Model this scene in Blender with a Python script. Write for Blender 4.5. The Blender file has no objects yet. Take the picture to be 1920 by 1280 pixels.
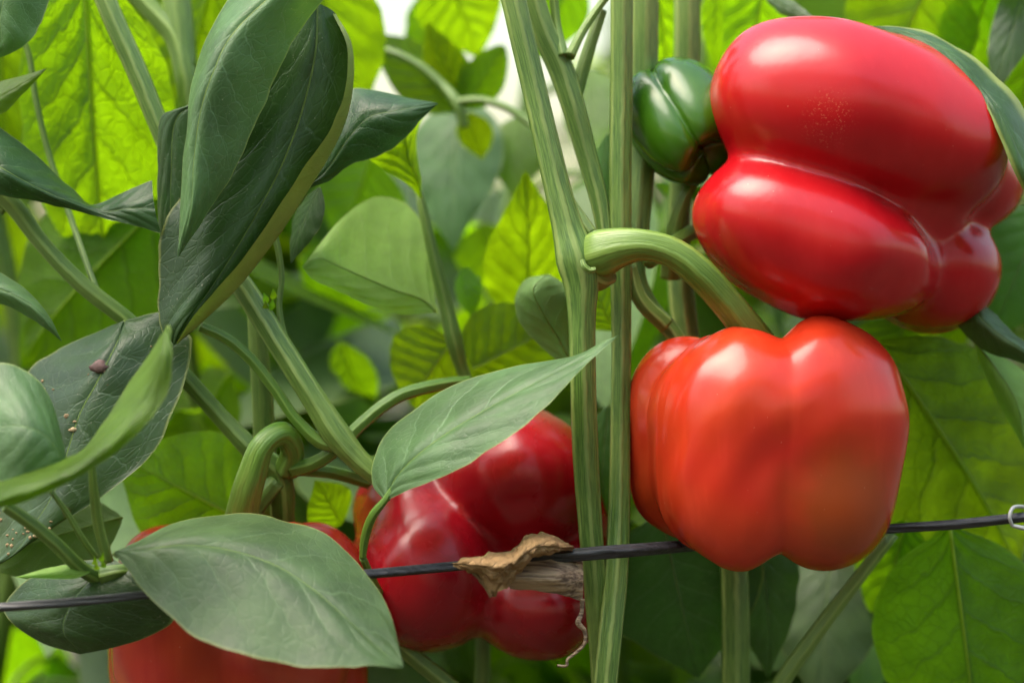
import bpy, bmesh, math, random
import numpy as np
from mathutils import Vector, Matrix, Quaternion

random.seed(7); np.random.seed(7)
SC = bpy.context.scene
COL = SC.collection
R = math.radians

# ------------------------------------------------------------------ camera
CAM_H, DIST, FRAME_W = 0.55, 0.62, 0.318
cam = bpy.data.cameras.new('camera'); cam_ob = bpy.data.objects.new('camera', cam); COL.objects.link(cam_ob)
cam_ob.location = (0, -DIST, CAM_H); cam_ob.rotation_euler = (R(90), 0, 0)
cam.sensor_width = 36; cam.lens = 36 * DIST / FRAME_W
cam.clip_start = 0.02; cam.clip_end = 200
cam.dof.use_dof = True; cam.dof.focus_distance = DIST - 0.012; cam.dof.aperture_fstop = 5.2
SC.camera = cam_ob

# ------------------------------------------------------------------ sky, sun, exposure
SUN_EL, SUN_AZ = 66, -112          # high, from the left and a little in front of the row; azimuth measured from +Y towards +X
w = bpy.data.worlds.new('World'); SC.world = w; w.use_nodes = True
nt = w.node_tree; nt.nodes.clear()
sky = nt.nodes.new('ShaderNodeTexSky'); sky.sky_type = 'NISHITA'; sky.sun_disc = False
sky.sun_elevation = R(SUN_EL); sky.sun_rotation = R(SUN_AZ)
sky.air_density = 2.0; sky.dust_density = 4.5; sky.ozone_density = 0.0
bg = nt.nodes.new('ShaderNodeBackground'); bg.inputs['Strength'].default_value = 0.125
wo = nt.nodes.new('ShaderNodeOutputWorld')
nt.links.new(sky.outputs[0], bg.inputs[0]); nt.links.new(bg.outputs[0], wo.inputs[0])
sun = bpy.data.lights.new('sun', 'SUN'); sun.energy = 1.5; sun.angle = R(48); sun.color = (1, 0.96, 0.88)
sun_ob = bpy.data.objects.new('sun', sun); COL.objects.link(sun_ob)
sd = Vector((math.sin(R(SUN_AZ)) * math.cos(R(SUN_EL)), math.cos(R(SUN_AZ)) * math.cos(R(SUN_EL)), math.sin(R(SUN_EL))))
sun_ob.rotation_euler = sd.to_track_quat('Z', 'Y').to_euler(); sun_ob.location = (0, 0, 3)
SC.view_settings.view_transform = 'Standard'; SC.view_settings.look = 'None'
SC.view_settings.exposure = 1.47; SC.view_settings.gamma = 1
SC.cycles.use_denoising = True
SC.cycles.max_bounces = 6; SC.cycles.transmission_bounces = 4; SC.cycles.diffuse_bounces = 4; SC.cycles.glossy_bounces = 2
SC.cycles.use_adaptive_sampling = True; SC.cycles.adaptive_threshold = 0.03
SC.cycles.caustics_reflective = False; SC.cycles.caustics_refractive = False
SC.cycles.sample_clamp_indirect = 6

# ------------------------------------------------------------------ helpers
PITCH = FRAME_W / 1920
def P(px, py, d=0.0):
    """a point seen at photo pixel (px, py), d millimetres behind the focus plane"""
    y = d / 1000; s = (DIST + y) / DIST * PITCH
    return np.array([(px - 960) * s, y, CAM_H - (py - 640) * s])
def px_size(d): return (DIST + d / 1000) / DIST * PITCH

def crom(pts, m, ts=None):
    """Catmull-Rom through pts (n,k): m samples (or at parameters ts in 0..n-1)"""
    pts = np.asarray(pts, float); n = len(pts)
    if ts is None: ts = np.linspace(0, n - 1, m)
    ext = np.vstack([2 * pts[0] - pts[1], pts, 2 * pts[-1] - pts[-2]])
    i = np.clip(np.floor(ts).astype(int), 0, n - 2); f = (ts - i)[:, None]
    a, b, c, d = ext[i], ext[i + 1], ext[i + 2], ext[i + 3]
    return 0.5 * (2 * b + (c - a) * f + (2 * a - 5 * b + 4 * c - d) * f**2 + (3 * b - a - 3 * c + d) * f**3)

def smooth_path(pts, n):
    """n samples along a smooth curve through unevenly spaced points (first three columns are the position)"""
    pts = np.asarray(pts, float)
    t = np.concatenate([[0], np.cumsum(np.linalg.norm(np.diff(pts[:, :3], axis=0), axis=1)**0.7 + 1e-9)])
    d = np.diff(pts, axis=0) / np.diff(t)[:, None]; h = np.diff(t)
    tg = np.empty_like(pts); tg[0] = d[0]; tg[-1] = d[-1]
    if len(pts) > 2: tg[1:-1] = (d[:-1] * h[1:, None] + d[1:] * h[:-1, None]) / (h[:-1] + h[1:])[:, None]
    q = np.linspace(0, t[-1], n); i = np.clip(np.searchsorted(t, q, 'right') - 1, 0, len(h) - 1)
    f = ((q - t[i]) / h[i])[:, None]; hh = h[i][:, None]
    return (2*f**3 - 3*f**2 + 1) * pts[i] + (f**3 - 2*f**2 + f) * hh * tg[i] + (3*f**2 - 2*f**3) * pts[i + 1] + (f**3 - f**2) * hh * tg[i + 1]

def link(o, parent=None):
    COL.objects.link(o)
    if parent is not None: o.parent = parent
    return o
def mesh_obj(name, verts, faces, mat, parent=None, origin=None, uvs=None, smooth=True):
    """verts in world space; the object sits at origin, relative to its parent"""
    verts = np.asarray(verts, float)
    if origin is None: origin = verts.mean(0)
    me = bpy.data.meshes.new(name)
    me.from_pydata((verts - origin).tolist(), [], faces)
    if uvs is not None:
        uvl = me.uv_layers.new(name='UVMap')
        idx = np.empty(len(me.loops), int); me.loops.foreach_get('vertex_index', idx)
        uvl.data.foreach_set('uv', np.asarray(uvs, np.float32)[idx].ravel())
    if smooth: me.polygons.foreach_set('use_smooth', [True] * len(me.polygons))
    me.materials.append(mat); me.update()
    o = link(bpy.data.objects.new(name, me), parent)
    pl = np.zeros(3)
    p = parent
    while p is not None: pl += np.array(p.location); p = p.parent
    o.location = Vector(origin - pl)
    return o
def thing(name, loc, label, cat, group=None):
    o = bpy.data.objects.new(name, None); o.empty_display_size = 0.02; o.location = Vector(loc); link(o)
    o['label'] = label; o['category'] = cat
    if group: o['group'] = group
    return o
def tag(o, label, cat, group=None):
    o['label'] = label; o['category'] = cat
    if group: o['group'] = group
    return o

# ------------------------------------------------------------------ material tools
class NT:
    def __init__(s, name):
        s.m = bpy.data.materials.new(name); s.m.use_nodes = True; s.t = s.m.node_tree; s.t.nodes.clear()
        s.out = s.n('ShaderNodeOutputMaterial')
    def n(s, typ, **kw):
        nd = s.t.nodes.new(typ)
        for k, v in kw.items(): setattr(nd, k, v)
        return nd
    def put(s, sock, v):
        if v is None: return
        if hasattr(v, 'is_output'): s.t.links.new(v, sock)
        elif isinstance(v, (tuple, list)) and len(v) == 3 and sock.type == 'RGBA': sock.default_value = (*v, 1)
        else: sock.default_value = v
    def math(s, op, a, b=None, c=None, clamp=False):
        nd = s.n('ShaderNodeMath', operation=op, use_clamp=clamp)
        for k, v in enumerate((a, b, c)): s.put(nd.inputs[k], v)
        return nd.outputs[0]
    def mixc(s, f, a, b, blend='MIX'):
        nd = s.n('ShaderNodeMix', data_type='RGBA', blend_type=blend)
        s.put(nd.inputs[0], f); s.put(nd.inputs[6], a); s.put(nd.inputs[7], b); return nd.outputs[2]
    def mixf(s, f, a, b):
        nd = s.n('ShaderNodeMix', data_type='FLOAT')
        s.put(nd.inputs[0], f); s.put(nd.inputs[2], a); s.put(nd.inputs[3], b); return nd.outputs[0]
    def ramp(s, v, lo, hi, a=0.0, b=1.0):
        nd = s.n('ShaderNodeMapRange', interpolation_type='SMOOTHSTEP')
        for k, x in enumerate((v, lo, hi, a, b)): s.put(nd.inputs[k], x)
        return nd.outputs[0]
    def noise(s, vec, scale, detail=3, rough=0.55, out=0):
        nd = s.n('ShaderNodeTexNoise'); s.put(nd.inputs['Vector'], vec)
        nd.inputs['Scale'].default_value = scale; nd.inputs['Detail'].default_value = detail
        nd.inputs['Roughness'].default_value = rough; return nd.outputs[out]
    def vmul(s, v, k):
        nd = s.n('ShaderNodeVectorMath', operation='MULTIPLY'); s.put(nd.inputs[0], v); nd.inputs[1].default_value = k; return nd.outputs[0]

NV = 6.5     # pairs of side veins
def leaf_mat(name, top, under, trans, fac=0.42, rough=0.36, spec=0.5, simple=False, brownspots=0.0, vw=1.0, mw=0.965, vary=0.45, pucker=0.4):
    s = NT(name)
    uv = s.n('ShaderNodeUVMap', uv_map='UVMap').outputs[0]
    sp = s.n('ShaderNodeSeparateXYZ'); s.put(sp.inputs[0], uv)
    oc = s.n('ShaderNodeTexCoord').outputs['Object']
    rnd = s.n('ShaderNodeObjectInfo').outputs['Random']
    nz = s.noise(uv, 5.0, 2); nz2 = s.noise(oc, 130, 2)
    us = s.math('MULTIPLY_ADD', sp.outputs[0], 2, -1)
    us = s.math('ADD', us, s.math('MULTIPLY_ADD', nz, 0.03, -0.015))
    v = s.math('ADD', s.math('ADD', sp.outputs[1], s.math('MULTIPLY_ADD', nz, 0.09, -0.045)), s.math('MULTIPLY_ADD', nz2, 0.03, -0.015))
    au = s.math('ABSOLUTE', us)
    side = s.math('GREATER_THAN', us, 0.0)
    q = s.math('SUBTRACT', v, s.math('MULTIPLY', s.math('POWER', au, 0.85), 0.30))
    q = s.math('MULTIPLY_ADD', q, NV, s.math('MULTIPLY', side, 0.45))
    fr = s.math('FRACT', s.math('ADD', q, 8.0))
    dl = s.math('MINIMUM', fr, s.math('SUBTRACT', 1.0, fr))
    wl = s.math('MULTIPLY_ADD', au, -0.04 * vw, 0.060 * vw)
    lat = s.ramp(dl, s.math('MULTIPLY', wl, 0.2), wl, 1.0, 0.0)
    lat = s.math('MULTIPLY', lat, s.ramp(au, 0.6, 1.0, 1.0, 0.15))
    midw = s.math('MULTIPLY_ADD', v, -0.022 * vw, 0.034 * vw)
    mid = s.ramp(au, s.math('MULTIPLY', midw, 0.3), midw, 1.0, 0.0)
    vein = s.math('MAXIMUM', mid, s.math('MULTIPLY', lat, 0.6))
    net = 0.0
    if not simple:
        vor = s.n('ShaderNodeTexVoronoi', feature='DISTANCE_TO_EDGE'); s.put(vor.inputs['Vector'], s.vmul(uv, (0.55, 1, 1))); vor.inputs['Scale'].default_value = 26
        net = s.ramp(vor.outputs['Distance'], 0.0, 0.10, 1.0, 0.0)
    margin = s.ramp(au, mw, mw * 0.3 + 0.7)
    mott = s.noise(oc, 55, 1 if simple else 3)
    fine = 0.5 if simple else s.noise(oc, 900, 2)
    wid = s.ramp(dl, 0.0, 0.5)                       # 0 on a side vein, 1 midway between two
    g = s.math('MULTIPLY_ADD', rnd, vary, 1.0 - vary * 0.55)
    pale = tuple(min(1, c * 1.8 + 0.06) for c in top)
    tcol = s.mixc(s.ramp(mott, 0.3, 0.75), tuple(c * 0.75 for c in top), tuple(c * 1.25 for c in top))
    tcol = s.mixc(s.math('MULTIPLY', vein, 0.6), tcol, pale)
    tcol = s.mixc(s.math('MULTIPLY', net, 0.12), tcol, pale)
    ucol = s.mixc(s.ramp(mott, 0.3, 0.75), tuple(c * 0.85 for c in under), tuple(c * 1.12 for c in under))
    ucol = s.mixc(s.math('MULTIPLY', vein, 0.5), ucol, tuple(min(1, c * 1.6 + 0.05) for c in under))
    back = s.n('ShaderNodeNewGeometry').outputs['Backfacing']
    col = s.mixc(back, tcol, ucol)
    col = s.mixc(s.math('MULTIPLY', margin, 0.5 if mw > 0.9 else 0.85), col, (0.32, 0.38, 0.10))
    hsv = s.n('ShaderNodeHueSaturation'); s.put(hsv.inputs['Color'], col)
    s.put(hsv.inputs['Hue'], s.math('MULTIPLY_ADD', rnd, 0.024, 0.486)); s.put(hsv.inputs['Value'], g)
    col = hsv.outputs[0]
    if not simple:
        dust = s.ramp(s.math('ADD', s.noise(oc, 1900, 1), s.math('MULTIPLY', s.noise(oc, 40, 2), 0.12)), 0.80, 0.83)
        col = s.mixc(s.math('MULTIPLY', dust, 0.5), col, (0.5, 0.48, 0.36))
    tr = s.mixc(s.ramp(mott, 0.3, 0.7), tuple(c * 0.55 for c in trans), trans)
    tr = s.mixc(s.math('MULTIPLY', s.ramp(s.noise(oc, 18, 2), 0.35, 0.65), 0.45), tr, (trans[0] * 0.45, trans[1] * 0.55, trans[2]))
    tr = s.mixc(s.math('MULTIPLY', vein, 0.65), tr, tuple(c * 0.25 for c in trans))
    tr = s.mixc(s.math('MULTIPLY', net, 0.22), tr, tuple(c * 0.5 for c in trans))
    if brownspots:
        sp2 = s.ramp(s.noise(oc, 120, 2), 0.72, 0.76)
        col = s.mixc(s.math('MULTIPLY', sp2, brownspots), col, (0.14, 0.08, 0.04))
    hsv2 = s.n('ShaderNodeHueSaturation'); s.put(hsv2.inputs['Color'], tr)
    s.put(hsv2.inputs['Hue'], s.math('MULTIPLY_ADD', rnd, 0.03, 0.485)); s.put(hsv2.inputs['Value'], g)
    bs = s.n('ShaderNodeBsdfPrincipled'); s.put(bs.inputs['Base Color'], col)
    s.put(bs.inputs['Roughness'], s.mixf(back, s.math('MULTIPLY_ADD', mott, 0.14, rough - 0.07), min(0.75, rough + 0.2)))
    s.put(bs.inputs['Specular IOR Level'], spec)
    h = s.math('MULTIPLY_ADD', vein, -0.6, s.math('MULTIPLY', wid, 0.35))
    h = s.math('MULTIPLY_ADD', net, -0.22, h)
    h = s.math('MULTIPLY_ADD', fine, 0.16, h)
    h = s.math('MULTIPLY_ADD', 0.5 if simple else s.noise(oc, 190, 2), 0.65, h)
    bp = s.n('ShaderNodeBump'); bp.inputs['Strength'].default_value = pucker; bp.inputs['Distance'].default_value = 0.0006 if pucker < 0.9 else 0.0011
    s.put(bp.inputs['Height'], h)
    tl = s.n('ShaderNodeBsdfTranslucent'); s.put(tl.inputs['Color'], hsv2.outputs[0])
    if not simple: s.put(bs.inputs['Normal'], bp.outputs[0])
    if pucker > 0.9: s.put(tl.inputs['Normal'], bp.outputs[0])
    mx = s.n('ShaderNodeMixShader'); mx.inputs[0].default_value = fac
    s.put(mx.inputs[1], bs.outputs[0]); s.put(mx.inputs[2], tl.outputs[0]); s.put(s.out.inputs[0], mx.outputs[0])
    return s.m

def stem_mat(name, dark, mid, pale, rough=0.42, ribs=7):
    s = NT(name)
    uv = s.n('ShaderNodeUVMap', uv_map='UVMap').outputs[0]
    oc = s.n('ShaderNodeTexCoord').outputs['Object']
    sp = s.n('ShaderNodeSeparateXYZ'); s.put(sp.inputs[0], uv)
    wob = s.noise(s.vmul(uv, (4, 14, 1)), 1.0, 2)
    a = s.math('MULTIPLY_ADD', wob, 0.05, sp.outputs[0])
    c = s.math('COSINE', s.math('MULTIPLY', a, 2 * math.pi * ribs))
    ridge = s.ramp(c, 0.15, 0.95)
    fine = s.noise(s.vmul(uv, (70, 9, 1)), 1.0, 3)
    col = s.mixc(s.ramp(fine, 0.35, 0.65), dark, mid)
    col = s.mixc(s.math('MULTIPLY', ridge, s.ramp(s.noise(oc, 35, 3), 0.3, 0.7, 0.25, 0.9)), col, pale)
    col = s.mixc(s.math('MULTIPLY', s.ramp(s.noise(oc, 22, 2), 0.45, 0.7), 0.5), col, (0.23, 0.33, 0.07))
    col = s.mixc(s.math('MULTIPLY', s.ramp(s.noise(oc, 90, 3), 0.55, 0.8), 0.35), col, tuple(x * 0.55 for x in dark))
    scar = s.ramp(s.noise(s.vmul(uv, (26, 22, 1)), 1.0, 2), 0.74, 0.78)
    col = s.mixc(s.math('MULTIPLY', scar, 0.45), col, (0.34, 0.30, 0.17))
    bs = s.n('ShaderNodeBsdfPrincipled'); s.put(bs.inputs['Base Color'], col); bs.inputs['Roughness'].default_value = rough
    bp = s.n('ShaderNodeBump'); bp.inputs['Strength'].default_value = 0.5; bp.inputs['Distance'].default_value = 0.0007
    s.put(bp.inputs['Height'], s.math('ADD', s.math('MULTIPLY', ridge, 0.5), s.math('MULTIPLY', fine, 0.5))); s.put(bs.inputs['Normal'], bp.outputs[0])
    s.put(s.out.inputs[0], bs.outputs[0]); return s.m

def pepper_mat(name, c1, c2, patch=None, patch_at=None, patch_r=0.03, rough=0.24, streak=0.5, scar_at=None, spec=0.5):
    s = NT(name)
    oc = s.n('ShaderNodeTexCoord').outputs['Object']
    n1 = s.noise(oc, 28, 3)
    st = s.noise(s.vmul(oc, (1, 1, 0.10)), 210, 3)
    col = s.mixc(s.ramp(n1, 0.3, 0.7), c1, c2)
    col = s.mixc(s.math('MULTIPLY', s.ramp(st, 0.45, 0.75), 0.3 * streak), col, tuple(min(1, c * 1.5 + 0.02) for c in c1))
    if patch:
        for (pc, pa, pr, pk) in patch:
            d = s.n('ShaderNodeVectorMath', operation='DISTANCE'); s.put(d.inputs[0], oc); d.inputs[1].default_value = pa
            dd = s.math('MULTIPLY_ADD', s.noise(oc, 45, 3), pr * 0.9, s.math('SUBTRACT', d.outputs['Value'], pr * 0.45))
            col = s.mixc(s.math('MULTIPLY', s.ramp(dd, pr * 0.25, pr, 1.0, 0.0), pk), col, pc)
    fleck = s.ramp(s.noise(oc, 1100, 1), 0.80, 0.82)
    col = s.mixc(s.math('MULTIPLY', fleck, 0.3), col, (0.75, 0.55, 0.38))
    bs = s.n('ShaderNodeBsdfPrincipled')
    if scar_at:
        d = s.n('ShaderNodeVectorMath', operation='DISTANCE'); s.put(d.inputs[0], oc); d.inputs[1].default_value = scar_at[0]
        m = s.math('MULTIPLY', s.ramp(d.outputs['Value'], scar_at[1] * 0.2, scar_at[1], 1.0, 0.0), s.ramp(s.noise(oc, 1300, 4, 0.75), 0.58, 0.64))
        col = s.mixc(s.math('MULTIPLY', m, 0.35), col, (0.75, 0.42, 0.22))
    s.put(bs.inputs['Base Color'], col)
    s.put(bs.inputs['Roughness'], s.math('MULTIPLY_ADD', s.noise(oc, 60, 3), 0.12, rough - 0.06))
    bs.inputs['Specular IOR Level'].default_value = spec
    bs.inputs['Subsurface Weight'].default_value = 0.0; bs.inputs['Subsurface Radius'].default_value = (1, 0.25, 0.1); bs.inputs['Subsurface Scale'].default_value = 0.003
    bs.inputs['Coat Weight'].default_value = 0.0; bs.inputs['Coat Roughness'].default_value = 0.2
    bp = s.n('ShaderNodeBump'); bp.inputs['Strength'].default_value = 0.12; bp.inputs['Distance'].default_value = 0.0008
    s.put(bp.inputs['Height'], s.math('ADD', s.noise(oc, 120, 2), s.math('MULTIPLY', st, 0.6))); s.put(bs.inputs['Normal'], bp.outputs[0])
    s.put(s.out.inputs[0], bs.outputs[0]); return s.m

def plain_mat(name, c1, c2, scale=80, rough=0.6, stretch=(1, 1, 1), bump=0.3, fac=0.0):
    s = NT(name)
    oc = s.n('ShaderNodeTexCoord').outputs['Object']
    n = s.noise(s.vmul(oc, stretch), scale, 4)
    bs = s.n('ShaderNodeBsdfPrincipled'); s.put(bs.inputs['Base Color'], s.mixc(s.ramp(n, 0.3, 0.7), c1, c2)); bs.inputs['Roughness'].default_value = rough
    bp = s.n('ShaderNodeBump'); bp.inputs['Strength'].default_value = bump; bp.inputs['Distance'].default_value = 0.001
    s.put(bp.inputs['Height'], n); s.put(bs.inputs['Normal'], bp.outputs[0])
    if fac:
        tl = s.n('ShaderNodeBsdfTranslucent'); tl.inputs['Color'].default_value = (*c2, 1)
        mx = s.n('ShaderNodeMixShader'); mx.inputs[0].default_value = fac
        s.put(mx.inputs[1], bs.outputs[0]); s.put(mx.inputs[2], tl.outputs[0]); s.put(s.out.inputs[0], mx.outputs[0])
    else: s.put(s.out.inputs[0], bs.outputs[0])
    return s.m

M_LEAF = leaf_mat('leaf_mature', (0.040, 0.100, 0.025), (0.15, 0.25, 0.08), (0.20, 0.42, 0.01), 0.32, 0.38, 0.35)
M_DARK = leaf_mat('leaf_dark', (0.030, 0.085, 0.022), (0.34, 0.46, 0.10), (0.10, 0.26, 0.01), 0.24, 0.36, 0.35)
M_GREY = leaf_mat('leaf_grey', (0.074, 0.152, 0.050), (0.16, 0.26, 0.09), (0.18, 0.38, 0.02), 0.25, 0.48, 0.50)
M_BACK = leaf_mat('leaf_backlit', (0.05, 0.12, 0.03), (0.10, 0.20, 0.03), (0.47, 0.80, 0.003), 0.66, 0.45, 0.3, vw=1.9, vary=0.36, pucker=1.0)
M_YOUNG = leaf_mat('leaf_young', (0.10, 0.22, 0.022), (0.14, 0.26, 0.04), (0.36, 0.64, 0.006), 0.50, 0.42, 0.35)
M_PALE = leaf_mat('leaf_pale', (0.13, 0.24, 0.05), (0.30, 0.47, 0.11), (0.42, 0.72, 0.02), 0.48, 0.42, 0.4)
M_RIM = leaf_mat('leaf_yellow_margin', (0.05, 0.115, 0.035), (0.20, 0.30, 0.05), (0.30, 0.48, 0.01), 0.32, 0.42, mw=0.62)
M_SPOT = leaf_mat('leaf_spotted', (0.032, 0.075, 0.025), (0.15, 0.22, 0.08), (0.16, 0.34, 0.01), 0.26, 0.38, 0.4, brownspots=0.5)
M_BACK_S = leaf_mat('leaf_backlit_far', (0.05, 0.12, 0.03), (0.10, 0.20, 0.03), (0.47, 0.80, 0.003), 0.66, 0.45, 0.3, simple=True, vary=0.65)
M_LEAF_S = leaf_mat('leaf_mature_far', (0.024, 0.065, 0.016), (0.09, 0.16, 0.05), (0.14, 0.30, 0.006), 0.24, 0.36, simple=True)  # darker copy of the mature leaf: shade among the rows put into its colours
M_GREY_S = leaf_mat('leaf_grey_far', (0.060, 0.125, 0.050), (0.16, 0.26, 0.10), (0.18, 0.36, 0.02), 0.25, 0.42, simple=True)
M_RIB = plain_mat('midrib', (0.16, 0.26, 0.05), (0.26, 0.38, 0.08), 200, 0.45, bump=0.1, fac=0.55)
M_RIB_B = plain_mat('midrib_backlit', (0.34, 0.52, 0.04), (0.46, 0.66, 0.06), 200, 0.45, bump=0.1, fac=0.65)  # lighter copy of the midrib, backlight put into its colour
M_STEM = stem_mat('stem', (0.055, 0.125, 0.020), (0.13, 0.23, 0.042), (0.30, 0.39, 0.11), ribs=6)
M_STEM2 = stem_mat('stem_soft', (0.06, 0.13, 0.018), (0.11, 0.21, 0.03), (0.25, 0.36, 0.08), ribs=5)
M_PED = stem_mat('fruit_stalk', (0.06, 0.15, 0.012), (0.11, 0.22, 0.022), (0.19, 0.30, 0.05), 0.34, 6)

# ------------------------------------------------------------------ leaf and stem builders
def grid_faces(n, m):
    return [(i * m + j, i * m + j + 1, (i + 1) * m + j + 1, (i + 1) * m + j) for i in range(n - 1) for j in range(m - 1)]
def leaf_relief(u, v, ln):
    """height of the quilted blade between the sunken veins, metres"""
    au = np.abs(u)
    q = (v - 0.30 * au**0.85) * NV + 0.45 * (u > 0)
    fr = np.mod(q + 8, 1)
    puff = np.sin(np.pi * fr)**0.8 * np.clip(au * 5, 0, 1) * np.clip((1 - au) * 3, 0, 1)
    return ln * (0.0032 * puff - 0.008 * np.exp(-(au / 0.07)**2) * (1 - 0.6 * v))
def grid_normals(g):
    du = np.gradient(g, axis=1); dv = np.gradient(g, axis=0)
    n = np.cross(du, dv); return n / (np.linalg.norm(n, axis=2, keepdims=True) + 1e-12)
def finish_leaf(g, u, v, mat, parent, face, name='leaf', relief=1.0, rough_edge=0.0, label=None, seed=0, origin=None, crumple=0.0):
    n_, m_ = g.shape[:2]
    nrm = grid_normals(g)
    c = g.reshape(-1, 3).mean(0); view = np.array(cam_ob.location) - c
    up = (nrm[n_//4:-n_//4 or None] * view).sum(2).mean()
    flip = (up > 0) != (face == 'top')
    if flip: nrm = -nrm
    ln = np.linalg.norm(np.diff(g[:, m_ // 2], axis=0), axis=1).sum()
    rs = np.random.RandomState(seed + 11)
    ph = rs.rand(6) * 6.28
    wav = (np.sin(v * 17 + ph[0] + 2 * np.sign(u)) + 0.7 * np.sin(v * 31 + ph[1] * np.sign(u)) + 0.5 * np.sin(v * 9 + ph[2])) * np.abs(u)**2.5 * np.sin(np.pi * v)
    du_ = np.gradient(g, axis=1); du_ /= np.linalg.norm(du_, axis=2, keepdims=True) + 1e-9
    sc = (np.sin(v * 43 + ph[3] * np.sign(u)) + 0.8 * np.sin(v * 71 + ph[4] + np.sign(u)) + 0.9 * np.sin(v * 23 + ph[5])) * np.sign(u) * np.abs(u)**6 * np.sin(np.pi * v)**0.5
    g = g + du_ * (sc * ln * 0.0016)[..., None]
    g = g + nrm * (leaf_relief(u, v, ln) * relief + ln * 0.012 * wav * rough_edge)[..., None]
    if crumple:
        w3 = g * 1000; cr = 0
        for q in range(10): kv = rs.randn(3) * (0.25 + 0.12 * q); cr = cr + np.abs(np.sin(w3 @ kv + rs.rand() * 6)) / (1 + 0.35 * q) * (-1)**q
        g = g + nrm * (crumple * 0.001 * cr)[..., None]
    f = grid_faces(n_, m_)
    if flip: f = [q[::-1] for q in f]
    uvs = np.stack([(u + 1) / 2, v], 2).reshape(-1, 2)
    o = mesh_obj(name, g.reshape(-1, 3), f, mat, parent, origin if origin is not None else g[0, m_ // 2], uvs)
    if label: o['label'] = label
    if name == 'leaf' and n_ >= 30:
        k = slice(0, int(n_ * 0.93)); ctr = g[k, m_ // 2]; r0 = min(0.0008, 0.0065 * ln)
        rr = r0 * np.linspace(1, 0.12, len(ctr)); ctr = ctr - nrm[k, m_ // 2] * (rr * 0.7)[:, None]
        Vm, fm, um = tube_geo(ctr, rr, 2, 0.0, 8); mesh_obj('midrib', Vm, fm, M_RIB_B if mat is M_BACK else M_RIB, o, ctr[0], um)
    return o
SEED = [0]
def hero(parent, stations, mat, face='top', us=None, relief=1.0, edge=0.5, n=56, m=33, label=None, name='leaf', crumple=0.0):
    """a leaf lofted through measured cross stations, base to tip; each station lists (px, py, depth) from one margin to the other"""
    st = np.array([[P(*p) for p in s] for s in stations])
    k = st.shape[1]; us = np.array(us if us else np.linspace(-1, 1, k))
    cols = np.stack([crom(st[:, j], n) for j in range(k)], 1)
    ug = np.linspace(-1, 1, m); ts = np.interp(ug, us, np.arange(k))
    g = np.stack([crom(r, m, ts) for r in cols])
    u = np.tile(ug, (n, 1)); v = np.tile(np.linspace(0, 1, n)[:, None], (1, m))
    SEED[0] += 1
    return finish_leaf(g, u, v, mat, parent, face, name, relief, edge, label, SEED[0], crumple=crumple)
PROF_T = [0, .05, .12, .25, .38, .5, .65, .8, .9, .96, 1]
PROF_W = [0, .26, .58, .90, 1.0, .97, .78, .46, .22, .09, 0]
def leaf_grid(base, tip, width, roll, bend, curl, n, m, twist=0.0, round_=0.0):
    base, tip = np.array(base), np.array(tip); ax = tip - base; ln = np.linalg.norm(ax); a = ax / ln
    n0 = np.array([0, -1.0, 0]); n0 -= a * n0.dot(a); n0 /= np.linalg.norm(n0); s0 = np.cross(a, n0)
    t = np.linspace(0, 1, n); ug = np.linspace(-1, 1, m)
    tw = np.interp(t, np.linspace(0, 1, 41), np.interp(np.linspace(0, 1, 41), PROF_T, PROF_W))
    k = np.ones(5) / 5; tw2 = np.convolve(np.pad(tw, 2, mode='edge'), k, 'valid'); tw2[0] = tw2[-1] = 0; tw = tw2
    if round_: tw = tw * (1 - round_) + round_ * np.sqrt(np.clip(1 - (2 * t - 1)**2, 0, 1))
    ph = R(roll) + R(twist) * (t - 0.3)
    nn = np.cos(ph)[:, None] * n0 + np.sin(ph)[:, None] * s0; ss = np.cross(nn, a)
    mid = base + ax * t[:, None] + nn * (bend * ln * 4 * t * (1 - t) * (0.7 + 0.6 * t))[:, None]
    g = mid[:, None] + ss[:, None] * (ug[None, :, None] * (tw * width / 2)[:, None, None]) \
        - nn[:, None] * ((np.abs(ug)**1.6)[None, :, None] * (curl * tw * width / 2)[:, None, None])
    return g, np.tile(ug, (n, 1)), np.tile(t[:, None], (1, m))
def leafg(parent, b, t, width, roll=0, face='under', bend=0.05, curl=0.15, mat=None, twist=0, edge=0.7, n=36, m=21, label=None, round_=0.0):
    """a whole leaf from base to tip (pixel, pixel, depth); width in pixels; roll turns it about its midrib"""
    if mat in (None, M_BACK):                    # leans over, underside towards the camera: light falls on its far, upper side
        k = 0.75 * (t[1] - b[1]) * 0.165 / 2; b = (b[0], b[1], b[2] + 14 - k); t = (t[0], t[1], t[2] + 14 + k)
    elif mat in (M_GREY, M_PALE) and face == 'top':
        k = 0.6 * (t[1] - b[1]) * 0.165 / 2; b = (b[0], b[1], b[2] + k); t = (t[0], t[1], t[2] - k)
    wd = width * px_size((b[2] + t[2]) / 2)
    g, u, v = leaf_grid(P(*b), P(*t), wd, roll, bend, curl, n, m, twist, round_)
    SEED[0] += 1
    return finish_leaf(g, u, v, mat or M_BACK, parent, face, 'leaf', 2.4 if mat in (None, M_BACK) else 0.9, edge, label, SEED[0])

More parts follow.
